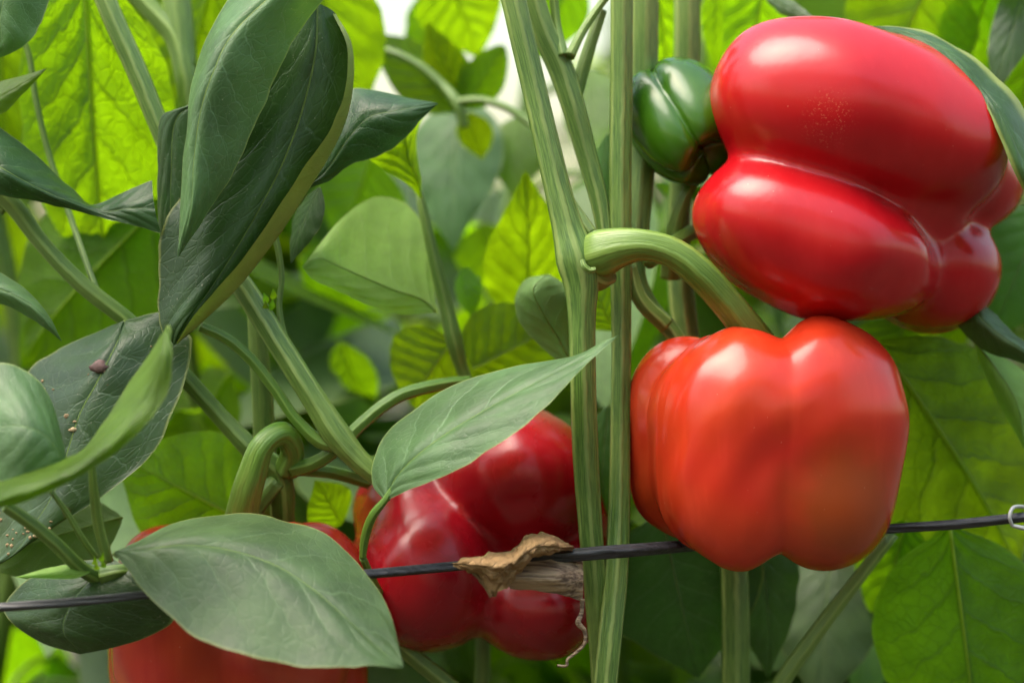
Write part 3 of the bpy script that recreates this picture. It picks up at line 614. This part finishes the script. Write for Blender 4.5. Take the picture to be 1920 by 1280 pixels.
leafg(plant_l, (830, -70, 110), (900, 110, 116), 170, 0, 'under', 0.05, 0.1, M_BACK)
leafg(plant_l, (838, -20, 150), (772, 128, 160), 100, 5, 'under', 0.08, 0.2, M_BACK)
leafg(plant_l, (860, 170, 140), (850, 470, 150), 190, 15, 'top', 0.06, 0.15, M_GREY)
leafg(plant_l, (700, 290, 150), (640, 470, 150), 200, 15, 'under', 0.06, 0.15, M_BACK)
for (b_, t_, w_) in (((470, -60, 150), (560, 200, 160), 190), ((730, 210, 170), (620, 330, 170), 150), ((250, -60, 160), (330, 200, 170), 190), ((900, 420, 170), (960, 560, 170), 150), ((90, 120, 160), (30, 400, 170), 200)):
    leafg(plant_l, b_, t_, w_, 15, 'under', 0.10, 0.25, M_BACK)
leafg(plant_l, (560, 480, 150), (760, 560, 160), 150, 25, 'under', 0.08, 0.25, M_BACK)
leafg(plant_l, (640, 640, 130), (700, 760, 150), 90, 30, 'under', 0.08, 0.25, M_BACK)
leafg(plant_l, (430, 700, 120), (380, 820, 130), 130, 30, 'under', 0.08, 0.25, M_BACK)
leafg(plant_c, (985, 210, 140), (960, 370, 150), 130, 15, 'top', 0.06, 0.15, M_PALE)
leafg(plant_c, (1110, 130, 120), (1120, 330, 120), 120, 15, 'top', 0.06, 0.15, M_PALE)
leafg(plant_c, (1080, -50, 110), (1010, 110, 110), 110, 0, 'under', 0.05, 0.1, M_BACK)
leafg(plant_c, (1140, 250, 50), (1125, 430, 56), 60, 40, 'top', 0.06, 0.3, M_LEAF)
leafg(plant_l, (870, 500, 70), (890, 600, 60), 60, 30, 'top', 0.1, 0.3, M_BACK)

# ================================================================== peppers
o_p2 = P(1440, 830, 10)
def rel(px, py, d, c): return tuple(P(px, py, d) - c)
m_p1 = pepper_mat('pepper_red', (0.42, 0.004, 0.009), (0.50, 0.009, 0.011), scar_at=(rel(1555, 215, -20, P(1650, 388, 30)), 0.012))
o_p2 = P(1434, 832, 8)
m_p2 = pepper_mat('pepper_orange_red', (0.56, 0.042, 0.010), (0.54, 0.024, 0.010), patch=[
    ((0.50, 0.010, 0.014), rel(1450, 880, -34, o_p2), 0.022, 0.5), ((0.20, 0.050, 0.007), rel(1600, 965, -24, o_p2), 0.030, 0.7), ((0.30, 0.05, 0.008), rel(1690, 930, 8, o_p2), 0.022, 0.6), ((0.36, 0.05, 0.008), rel(1200, 960, 4, o_p2), 0.022, 0.5)])
m_p3 = pepper_mat('pepper_deep_red', (0.26, 0.002, 0.008), (0.36, 0.004, 0.010), rough=0.27, spec=0.42)
m_p4 = pepper_mat('pepper_ripening', (0.40, 0.04, 0.010), (0.34, 0.012, 0.010), streak=0.4)  # orange-red darkened to include the shade of the leaf over it
m_pg = pepper_mat('pepper_green', (0.024, 0.090, 0.003), (0.04, 0.125, 0.004), rough=0.24, streak=0.3)

def circ(vals, th):
    """smooth periodic curve through (angle in degrees, value) pairs"""
    vals = sorted(vals); a = np.radians([v[0] for v in vals]); b = np.array([v[1] for v in vals], float)
    a = np.concatenate([a[-2:] - 2 * np.pi, a, a[:2] + 2 * np.pi]); b = np.concatenate([b[-2:], b, b[:2]])
    q = np.linspace(0, 2 * np.pi, 360, endpoint=False); y = np.interp(q, a, b)
    k = np.exp(-(np.arange(-40, 41) / 11.0)**2); k /= k.sum()
    y = np.convolve(np.concatenate([y[-40:], y, y[:40]]), k, 'valid')
    return np.interp(np.mod(th, 2 * np.pi), np.concatenate([q, [2 * np.pi]]), np.concatenate([y, y[:1]]))
def bell_skin(center, d, rad, top, bot, grooves, n=3.0, cavity=0.34, taper=0.10, depth=1.0, seed=1, nv=150, nu=300):
    """an upright bell pepper: angle 0 right, 90 towards the camera; radius, shoulder and foot heights vary round it, grooves (angle, width, depth) part the lobes"""
    c = P(center[0], center[1], d); k = px_size(d)
    ph = np.linspace(0, np.pi, nv)[:, None]; th = np.linspace(0, 2 * np.pi, nu, endpoint=False)[None]
    rng = np.random.RandomState(seed)
    thw = th + 0.05 * np.sin(2 * ph + 1)                       # grooves wander a little
    G = np.zeros((nv, nu))
    for (ga, gw, gd) in grooves:
        dl = np.abs(np.mod(thw - R(ga) + np.pi, 2 * np.pi) - np.pi); G = np.maximum(G, gd * np.exp(-(dl / R(gw))**1.5))
    sn, cs = np.sin(ph), np.cos(ph)
    den = (sn**n + np.abs(cs)**n)**(1 / n); rho = sn / den; z = cs / den       # superellipse: blocky flanks, round shoulders
    az = np.abs(z)
    Rr = circ(rad, th) * (1 - taper * np.clip(0.25 - z, 0, 1.3)**1.6)
    rr = Rr * rho * (1 - G * (0.16 + 0.34 * az**2))
    H = np.where(z > 0, circ(top, th), circ(bot, th))
    cav = np.exp(-(rho / cavity)**2)
    zz = z * H * (1 - 0.36 * cav) * (1 - 0.42 * G * az**3 * (rho > 0.02))
    X = rr * np.cos(th); Y = -rr * np.sin(th) * depth; Z = zz * np.ones_like(th)
    dirs = np.stack([X, Y, Z], 2); u = dirs / (np.linalg.norm(dirs, axis=2, keepdims=True) + 1e-9); b = 0
    for q in range(26):
        kv = rng.randn(3) * (3 if q < 12 else 7); b = b + np.sin(u @ kv + rng.rand() * 6.28) * (0.010 if q < 12 else 0.0028)
    V = c + dirs * (1 + b)[..., None] * k
    F = [(i * nu + j, (i + 1) * nu + j, (i + 1) * nu + (j + 1) % nu, i * nu + (j + 1) % nu) for i in range(nv - 1) for j in range(nu)]
    return V.reshape(-1, 3), F, c
def bell(label, mat, *a, **kw):
    V, F, c0 = bell_skin(*a, **kw)
    t = thing('bell_pepper', (c0[0], c0[1], V[:, 2].min()), label, 'bell pepper', 'bell peppers on the plants')
    mesh_obj('flesh', V, F, mat, t, c0); return t
p1 = pepper('large glossy red pepper hanging tilted at upper right', (1650, 388, 30), [
    (1606, 226, 10, 284, 215, 172, 16, 0, 2.0), (1522, 452, 6, 244, 195, 142, 17, 0, 2.0), (1728, 502, 36, 134, 180, 113, 8, 0, 2.0),
    (1806, 336, 40, 108, 175, 104, 20, 0, 2.0), (1590, 335, 22, 228, 190, 180, 16, 0, 2.0)], 38, m_p1, seed=3, wob=1.0)
p2 = bell('blocky orange-red pepper on thick curved stalk, centre right', m_p2, (1434, 832), 8,
    [(0, 255), (50, 255), (90, 250), (120, 255), (158, 258), (180, 266), (240, 255), (300, 255)],
    [(45, 272), (70, 266), (100, 250), (122, 258), (145, 246), (168, 230), (240, 205), (320, 225)],
    [(45, 256), (90, 252), (112, 258), (150, 228), (180, 200), (250, 200), (330, 225)],
    [(84, 18, 0.44), (161, 12, 0.36), (143, 10, 0.14), (60, 10, 0.08), (245, 16, 0.6), (335, 16, 0.5)], n=3.0, cavity=0.36, taper=0.02, depth=0.92, seed=5)
p3 = pepper('dark red pepper behind the black line with blossom end showing', (915, 1005, 60), [
    (806, 1062, 36, 146, 210, 154, 32, 0, 2.0), (974, 898, 38, 144, 210, 142, 20, 0, 2.0), (1010, 1116, 40, 125, 200, 113, -10, 0, 2.0), (762, 942, 52, 106, 165, 86, -40, 0, 2.0), (1080, 990, 54, 60, 140, 110, 0, 0, 2.0),
    (912, 1003, 56, 180, 190, 170, 0, 0, 2.0)], 30, m_p3, seed=8)
p4 = bell('ripening orange-red pepper half hidden under broad grey-green leaf', m_p4, (448, 1204), 20,
    [(0, 252), (60, 248), (120, 250), (180, 256), (270, 245)], [(0, 242), (40, 246), (90, 220), (140, 244), (180, 244), (250, 215), (320, 220)], [(40, 225), (140, 230), (250, 195)],
    [(88, 16, 0.4), (160, 14, 0.45), (20, 14, 0.45), (250, 16, 0.5)], n=3.8, taper=0.04, depth=0.9, seed=12)
def polar_skin(A, B, rad, nl, phase, groove, nv=72, nu=160):
    """a bell shape about the axis A to B: nl lobes parted by grooves, sunk at both ends"""
    ax = B - A; hl = np.linalg.norm(ax) / 2; a = ax / (2 * hl); x = np.cross(a, [0, 0, 1.0]); x /= np.linalg.norm(x); y = np.cross(x, a)
    ph = np.linspace(0, np.pi, nv)[:, None]; th = np.linspace(0, 2 * np.pi, nu, endpoint=False)[None]
    t2 = th + 0.18 * np.sin(th + 1.0) + 0.22 * (ph - 1.5) * 0.5
    dist = np.abs(np.mod(t2 * nl / (2 * np.pi) + phase, 1) - 0.5) * 2          # 0 mid-lobe, 1 in the groove
    gr = dist**5
    rho = np.sin(ph)**0.62; z = -np.sign(np.cos(ph)) * np.abs(np.cos(ph))**0.8
    rr = rad * rho * (1.02 - 0.14 * (z + 1) / 2) * (1 - groove * gr * (0.5 + 0.5 * np.abs(z)))
    zz = z * (1 - 0.30 * np.exp(-(rho / 0.42)**2)) * (1 - 0.10 * gr * np.abs(z)) * (1 + 0.06 * np.sin(t2 + 2))
    V = (A + B) / 2 + (zz * hl)[..., None] * a + (rr * np.cos(th))[..., None] * x + (rr * np.sin(th))[..., None] * y
    V = V.reshape(-1, 3)
    F = [(i * nu + j, (i + 1) * nu + j, (i + 1) * nu + (j + 1) % nu, i * nu + (j + 1) % nu) for i in range(nv - 1) for j in range(nu)]
    return V, F
V, F = polar_skin(P(1228, 160, 38), P(1336, 304, 12), 108 * px_size(24), 4, 0.42, 0.22)
p5 = thing('bell_pepper', (V[:, 0].mean(), V[:, 1].mean(), V[:, 2].min()), 'small unripe green pepper beside the large red one', 'bell pepper', 'bell peppers on the plants')
mesh_obj('flesh', V, F, m_pg, p5)

def stalk(parent, pts, calyx=None, **kw):
    s = stem(parent, pts, name='stalk', mat=M_PED, **kw)
    return s
s2 = stalk(p2, [(1066, 500, 6, 50), (1092, 488, 1, 62), (1114, 478, -5, 80), (1134, 472, -8, 88), (1160, 464, -10, 76), (1205, 459, -12, 60), (1258, 472, -12, 58), (1305, 505, -11, 60), (1350, 552, -8, 60), (1390, 600, -4, 62), (1425, 650, 2, 68), (1440, 690, 8, 70)], n=90, ribs=5, depth=0.03, seg=40)
stalk(p3, [(760, 900, 64, 40), (715, 872, 52, 30), (680, 870, 24, 28), (655, 850, 6, 30)])
s4 = stalk(p4, [(536, 884, 12, 46), (549, 842, 8, 44), (526, 812, 2, 44), (494, 832, -2, 46), (472, 888, -1, 54), (456, 950, 4, 60), (450, 1010, 12, 72)], n=70, ribs=5, depth=0.06, seg=40)
s5 = stalk(p5, [(1150, 176, 38, 30), (1185, 172, 40, 40), (1212, 166, 39, 54), (1236, 172, 38, 74)], ribs=5, depth=0.08, seg=40)
cal_a = (P(1336, 304, 12) - P(1228, 160, 38)); cal_a /= np.linalg.norm(cal_a)
cx = np.cross(cal_a, [0, 0, 1.0]); cx /= np.linalg.norm(cx); cy = np.cross(cx, cal_a)
th = np.linspace(0, 2 * np.pi, 61); rad5 = np.linspace(0.25, 1, 9)
c5 = P(1228, 160, 38) + cal_a * 0.0016
g5 = np.stack([[c5 + (r * 0.0118 * (1 + 0.10 * np.cos(5 * t))) * (np.cos(t) * cx + np.sin(t) * cy) + cal_a * (0.0026 * r**4 * (1 + 0.3 * np.cos(5 * t)) - 0.0018 * (1 - r)) for t in th] for r in rad5])
u5 = np.tile(th / 6.2832, (9, 1)); v5 = np.tile(rad5[:, None] * 0.1, (1, 61))
mesh_obj('calyx', g5.reshape(-1, 3), grid_faces(9, 61), M_PED, s5, c5, np.stack([u5, v5], 2).reshape(-1, 2))
stalk(p1, [(1330, 430, 34, 36), (1298, 436, 30, 30), (1262, 458, 24, 30), (1215, 492, 16, 28)], ribs=5)
# ================================================================== support line, clip, dried leaf
M_LINE = plain_mat('black_plastic', (0.010, 0.010, 0.012), (0.045, 0.045, 0.052), 900, 0.4, (0.03, 1, 1), 0.6)
ln_pts = [(-80, 1146, -42, 15), (0, 1138, -43, 16), (140, 1128, -43, 17), (280, 1113, -43, 17), (440, 1098, -41, 17), (600, 1084, -36, 17), (700, 1075, -26, 17), (850, 1061, -14, 19), (980, 1049, -16, 21), (1100, 1038, -17, 23), (1200, 1030, -13, 22), (1300, 1022, 0, 20), (1480, 1006, 10, 18), (1665, 991, 4, 17), (1800, 982, 2, 17), (1920, 969, 2, 17), (2000, 962, 2, 17)]
ln = stem(None, ln_pts, name='support_line', mat=M_LINE, ribs=4, depth=0.16, n=160, twist=5.0)
tag(ln, 'thin black plastic line stretched across in front of the stems', 'line')
M_CLIP = plain_mat('white_plastic', (0.36, 0.37, 0.37), (0.48, 0.48, 0.47), 60, 0.35, bump=0.05)
cl = thing('line_clip', P(1906, 971, 2), 'small white plastic clip around the black line at right edge', 'clip')
cc = [(1898, 985, -2, 7), (1893, 968, -3, 7), (1898, 953, -2, 7), (1912, 949, 1, 7), (1928, 955, 4, 7), (1930, 975, 5, 7), (1920, 987, 3, 7), (1905, 986, 0, 7)]
stem(cl, cc, name='loop', mat=M_CLIP, ribs=2, depth=0.0, n=50, seg=12)
stem(cl, [(1898, 985, -2, 7), (1925, 990, -1, 9), (1950, 985, 1, 9)], name='tail', mat=M_CLIP, ribs=2, depth=0.0, seg=12)

M_DRY = leaf_mat('dry_leaf', (0.30, 0.18, 0.085), (0.34, 0.22, 0.11), (0.30, 0.17, 0.06), 0.2, 0.7, 0.2, vw=1.8, brownspots=0.5, pucker=0.95)
M_HUSK = plain_mat('dry_stalk', (0.07, 0.04, 0.025), (0.42, 0.30, 0.19), 600, 0.75, (0.06, 1, 1.6), 0.9)
dry = thing('dried_leaf', P(960, 1050, -22), 'crumpled brown dried leaf caught on the black line', 'dried leaf')
hero(dry, [[(848, 1054, -26), (849, 1056, -27), (850, 1058, -27), (851, 1060, -26)], [(890, 1043, -26), (892, 1055, -32), (890, 1066, -30), (888, 1074, -24)], [(945, 1032, -20), (930, 1058, -34), (925, 1085, -30), (912, 1108, -28)],
  [(976, 1024, -14), (962, 1050, -34), (946, 1080, -32), (924, 1120, -28)], [(978, 1006, -14), (985, 1030, -32), (958, 1068, -32), (940, 1100, -30)], [(1000, 1003, -12), (1008, 1016, -30), (990, 1045, -32), (962, 1088, -26)],
  [(1035, 1006, -12), (1032, 1018, -28), (1012, 1034, -30), (985, 1052, -28)], [(1062, 1018, -14), (1056, 1024, -24), (1045, 1030, -26), (1030, 1036, -26)], [(1074, 1027, -18)] * 4], M_DRY, us=[-1, -.3, .3, 1], edge=1.2, relief=2.0, name='blade', crumple=0.55)
hero(dry, [[(958, 1060, -22), (955, 1080, -26), (956, 1102, -22)], [(1000, 1052, -20), (1000, 1080, -26), (1000, 1106, -22)], [(1050, 1048, -17), (1050, 1082, -24), (1050, 1114, -20)], [(1092, 1046, -13), (1094, 1084, -18), (1092, 1127, -15)]], M_HUSK, edge=0.2, relief=0.6, name='husk', crumple=0.25)
stem(dry, [(922, 1118, -28, 8), (905, 1090, -27, 9), (885, 1072, -26, 7), (862, 1060, -26, 4)], name='rolled_margin', mat=M_DRY, ribs=3, seg=12)
stem(dry, [(1092, 1122, -16, 9), (1090, 1150, -16, 8), (1084, 1166, -17, 11), (1096, 1182, -16, 8), (1096, 1205, -16, 7), (1076, 1226, -16, 6), (1064, 1236, -16, 6), (1062, 1247, -16, 6), (1045, 1247, -16, 5)], name='tendril', mat=M_HUSK, ribs=3, seg=12, n=60)

# ================================================================== background plants
LEAVES = []
for k in range(8):
    rs = random.Random(k)
    n, m = 22, 11
    g, u, v = leaf_grid((0, 0, 0), (0, 0, 1), rs.uniform(0.5, 0.68), 0, rs.uniform(-0.12, 0.12), rs.uniform(-0.1, 0.5), n, m, rs.uniform(-40, 40))
    nrm = grid_normals(g); g = g + nrm * (leaf_relief(u, v, 1.0) * 1.0)[..., None]
    me = bpy.data.meshes.new('leaf'); me.from_pydata(g.reshape(-1, 3).tolist(), [], grid_faces(n, m))
    uvl = me.uv_layers.new(name='UVMap'); idx = np.empty(len(me.loops), int); me.loops.foreach_get('vertex_index', idx)
    uvl.data.foreach_set('uv', np.stack([(u + 1) / 2, v], 2).reshape(-1, 2).astype(np.float32)[idx].ravel())
    me.polygons.foreach_set('use_smooth', [True] * len(me.polygons)); me.materials.append([M_BACK_S, M_LEAF_S, M_GREY_S, M_BACK_S, M_BACK_S, M_LEAF_S, M_BACK_S, M_LEAF_S][k])
    LEAVES.append((me, g.reshape(-1, 3), grid_faces(n, m), np.stack([(u + 1) / 2, v], 2).reshape(-1, 2)))
GAPS = [(765, 22, 46), (742, 160, 22), (872, 122, 14), (955, 215, 36), (965, 150, 20), (92, 298, 18), (1050, 15, 20), (50, 200, 14)]
def to_px(p):
    dd = p[1] + DIST
    if dd < 0.1: return (-9999, 0)
    s = dd / DIST * PITCH; return (960 + p[0] / s, 640 - (p[2] - CAM_H) / s)
def clear_of_gaps(p, q, wpx):
    for (gx, gy, gr) in GAPS:
        for t in (0, .2, .4, .6, .8, 1):
            x, y = to_px(p + (q - p) * t)
            if math.hypot(x - gx, y - gy) < gr + wpx * 0.45: return False
    return True
def leaf_frame(rng, pos, az, droop, ln):
    dirv = np.array([math.cos(az) * math.cos(droop), math.sin(az) * math.cos(droop), math.sin(droop)])
    up = np.array([rng.uniform(-.35, .35), rng.uniform(-.35, .35), 1.0]); z = dirv
    nn = up - z * up.dot(z); nn /= np.linalg.norm(nn)           # blade's upper side
    xx = np.cross(-nn, z)
    M = Matrix(((xx[0], -nn[0], z[0]), (xx[1], -nn[1], z[1]), (xx[2], -nn[2], z[2]))).transposed().transposed()
    return M, dirv
def bg_plant(px, d, top, label, nl, seed, lmin=0.07, lmax=0.125):
    rng = random.Random(seed); b = base_of(px, d)
    t = thing('pepper_plant', b, label, 'plant', 'blurred plants in the next row')
    c = np.array([[b[0] + 0.02 * math.sin(k * 1.7 + seed), b[1] + 0.015 * math.cos(k * 2.1), z] for k, z in enumerate(np.linspace(-0.01, top, 7))])
    a = crom(c, 50); V, f, uv = tube_geo(a, np.linspace(0.006, 0.003, 50), 7, 0.06, 14)
    mesh_obj('stem', V, f, M_STEM2, t, np.array(b), uv)
    made = 0; tries = 0
    while made < nl and tries < nl * 6:
        tries += 1
        z = rng.uniform(0.28, top); i = min(49, int((z + 0.01) / (top + 0.01) * 49)); p0 = a[i]
        az = rng.uniform(0, 2 * math.pi); dr = rng.uniform(-1.25, 0.0); ln = rng.uniform(lmin, lmax)
        off = rng.uniform(0.02, 0.09)
        p = p0 + np.array([math.cos(az) * off, math.sin(az) * off, rng.uniform(-.01, .03)])
        M, dv = leaf_frame(rng, p, az, dr, ln)
        if p[1] < 0.11: continue
        if not clear_of_gaps(p, p + dv * ln, ln * 0.6 / px_size(p[1] * 1000)): continue
        me = LEAVES[rng.randrange(8)][0]
        o = link(bpy.data.objects.new('leaf', me), t)
        o.matrix_parent_inverse = Matrix.Identity(4)
        o.location = Vector(p - np.array(b)); o.rotation_euler = M.to_euler(); o.scale = (ln, ln, ln)
        made += 1
        if rng.random() < 0.6:
            cc = crom(np.array([p0, (p0 + p) / 2 + np.array([0, 0, .01]), p]), 8); V, f, uv = tube_geo(cc, np.full(8, 0.0012), 3, 0.02, 8)
            mesh_obj('leaf_stalk', V, f, M_STEM2, t, p0, uv)
BGL = [(-40, 190, 0.80, 'blurred plant at far left behind the big backlit leaf', 42), (330, 230, 0.80, 'blurred plant behind the long diagonal stem', 44), (640, 330, 0.74, 'blurred dim plant seen in gap beside the cupped pale leaf', 44),
       (930, 260, 0.70, 'blurred plant showing between the centre stems and small bright gaps', 40), (1230, 230, 0.80, 'blurred plant behind the small green pepper', 42), (1560, 250, 0.80, 'blurred plant behind the two large right-hand peppers', 42), (1930, 200, 0.82, 'blurred plant at far right behind the yellow-green leaves', 40)]
for i, (px, d, top, lab, nl) in enumerate(BGL): bg_plant(px, d, top, lab, nl, 20 + i)

# the rows beyond, plus an added unseen row: one uncountable mass of leaves
def far_foliage():
    rng = random.Random(99); Vs, Fs, Us, Ms, off = [], [], [], [], 0
    mats = [M_LEAF_S, M_BACK_S, M_GREY_S]
    def put(p, M, ln):
        nonlocal off, Fs, Ms
        me, g, f, uv = LEAVES[rng.randrange(8)]
        g2 = (g * ln) @ np.array(M).T + p
        g2 = g2.reshape(22, 11, 3)[::3, ::2].reshape(-1, 3); uv2 = uv.reshape(22, 11, 2)[::3, ::2].reshape(-1, 2)
        ff = grid_faces(8, 6)
        Vs.append(g2); Us.append(uv2); Fs += [tuple(i + off for i in q) for q in ff]; Ms += [rng.choice((0, 0, 0, 1, 1, 1, 2))] * len(ff); off += len(g2)
    made = 0
    while made < 1900:
        y = rng.uniform(0.42, 2.0); hw = 0.36 * (y + DIST) + 0.1
        p = np.array([rng.uniform(-hw, hw), y, rng.uniform(0.02, CAM_H + 0.20 * (y + DIST) + 0.04)])
        az = rng.uniform(0, 6.283); dr = rng.uniform(-1.2, 0.2); ln = rng.uniform(0.08, 0.14)
        M, dv = leaf_frame(rng, p, az, dr, ln)
        made += 1
        if not clear_of_gaps(p, p + dv * ln, ln * 0.6 / px_size(p[1] * 1000)): continue
        put(p, M, ln)
    for _ in range(1100):                                   # added unseen row behind the camera: blocks low sky, reflects in the fruit
        p = np.array([rng.uniform(-1.9, 1.9), rng.uniform(-1.8, -1.4), rng.uniform(0.05, 2.0)])
        ln = rng.uniform(0.12, 0.19); M, dv = leaf_frame(rng, p, rng.uniform(0, 6.283), rng.uniform(-1.2, 0.2), ln); put(p, M, ln)
    o = mesh_obj('foliage', np.vstack(Vs), Fs, mats[0], None, np.array([0, 1.0, 0]), np.vstack(Us))
    for mm in mats[1:]: o.data.materials.append(mm)
    o.data.polygons.foreach_set('material_index', Ms)
    o['kind'] = 'stuff'; o['label'] = 'out of focus mass of leaves in the rows beyond and an added unseen row'; o['category'] = 'foliage'
far_foliage()

# ================================================================== small debris
M_CRUMB = plain_mat('crumb', (0.22, 0.14, 0.07), (0.48, 0.36, 0.20), 600, 0.9)
M_SCAB = plain_mat('scab', (0.09, 0.05, 0.045), (0.16, 0.09, 0.08), 500, 0.7)
def flake(name, px, py, d, r, mat, sq=0.6, seed=0):
    bm = bmesh.new(); bmesh.ops.create_icosphere(bm, subdivisions=2, radius=1); rs = np.random.RandomState(seed)
    v = np.array([x.co[:] for x in bm.verts]); f = [tuple(x.index for x in q.verts) for q in bm.faces]; bm.free()
    v = v * (1 + 0.25 * rs.randn(len(v), 1).clip(-1, 1)) * np.array([1, 0.35, sq]) * r * px_size(d)
    return v + P(px, py, d), f
from mathutils.bvhtree import BVHTree
bpy.context.view_layer.update()
_mw = spotted.matrix_world
BV = BVHTree.FromPolygons([tuple(_mw @ v.co) for v in spotted.data.vertices], [tuple(p.vertices) for p in spotted.data.polygons])
def depth_on_leaf(px, py):
    c = cam_ob.location; h = BV.ray_cast(c, (Vector(P(px, py, 0)) - c).normalized())[0]
    return None if h is None else h.y * 1000
d0 = depth_on_leaf(185, 687) or -9
v, f = flake('dry_petal', 185, 687, d0 - 0.8, 17, M_SCAB, 0.65, 3)
tag(mesh_obj('dry_petal', v, f, M_SCAB), 'round brown withered petal stuck on the spotted dark leaf', 'petal')
rs = random.Random(5); Vs, Fs = [], []
spots = [(137, 805, 8), (124, 780, 5), (140, 790, 4), (195, 695, 4), (80, 714, 3), (100, 730, 3)] + [(rs.gauss(35, 28), rs.gauss(1000, 22), rs.uniform(2, 4.5)) for _ in range(26)] + [(rs.uniform(60, 320), rs.uniform(640, 900), rs.uniform(1, 2)) for _ in range(10)]
for q, (x, y, r) in enumerate(spots):
    dd = depth_on_leaf(x, y)
    if dd is None: continue
    v, f = flake('c', x, y, dd - 0.3, r, M_CRUMB, rs.uniform(0.5, 1), q)
    o_ = sum(len(k) for k in Vs); Vs.append(v); Fs += [tuple(i + o_ for i in t) for t in f]
cr = mesh_obj('crumbs', np.vstack(Vs), Fs, M_CRUMB); cr['kind'] = 'stuff'; cr['label'] = 'pale crumbs scattered over the spotted dark leaf'; cr['category'] = 'debris'
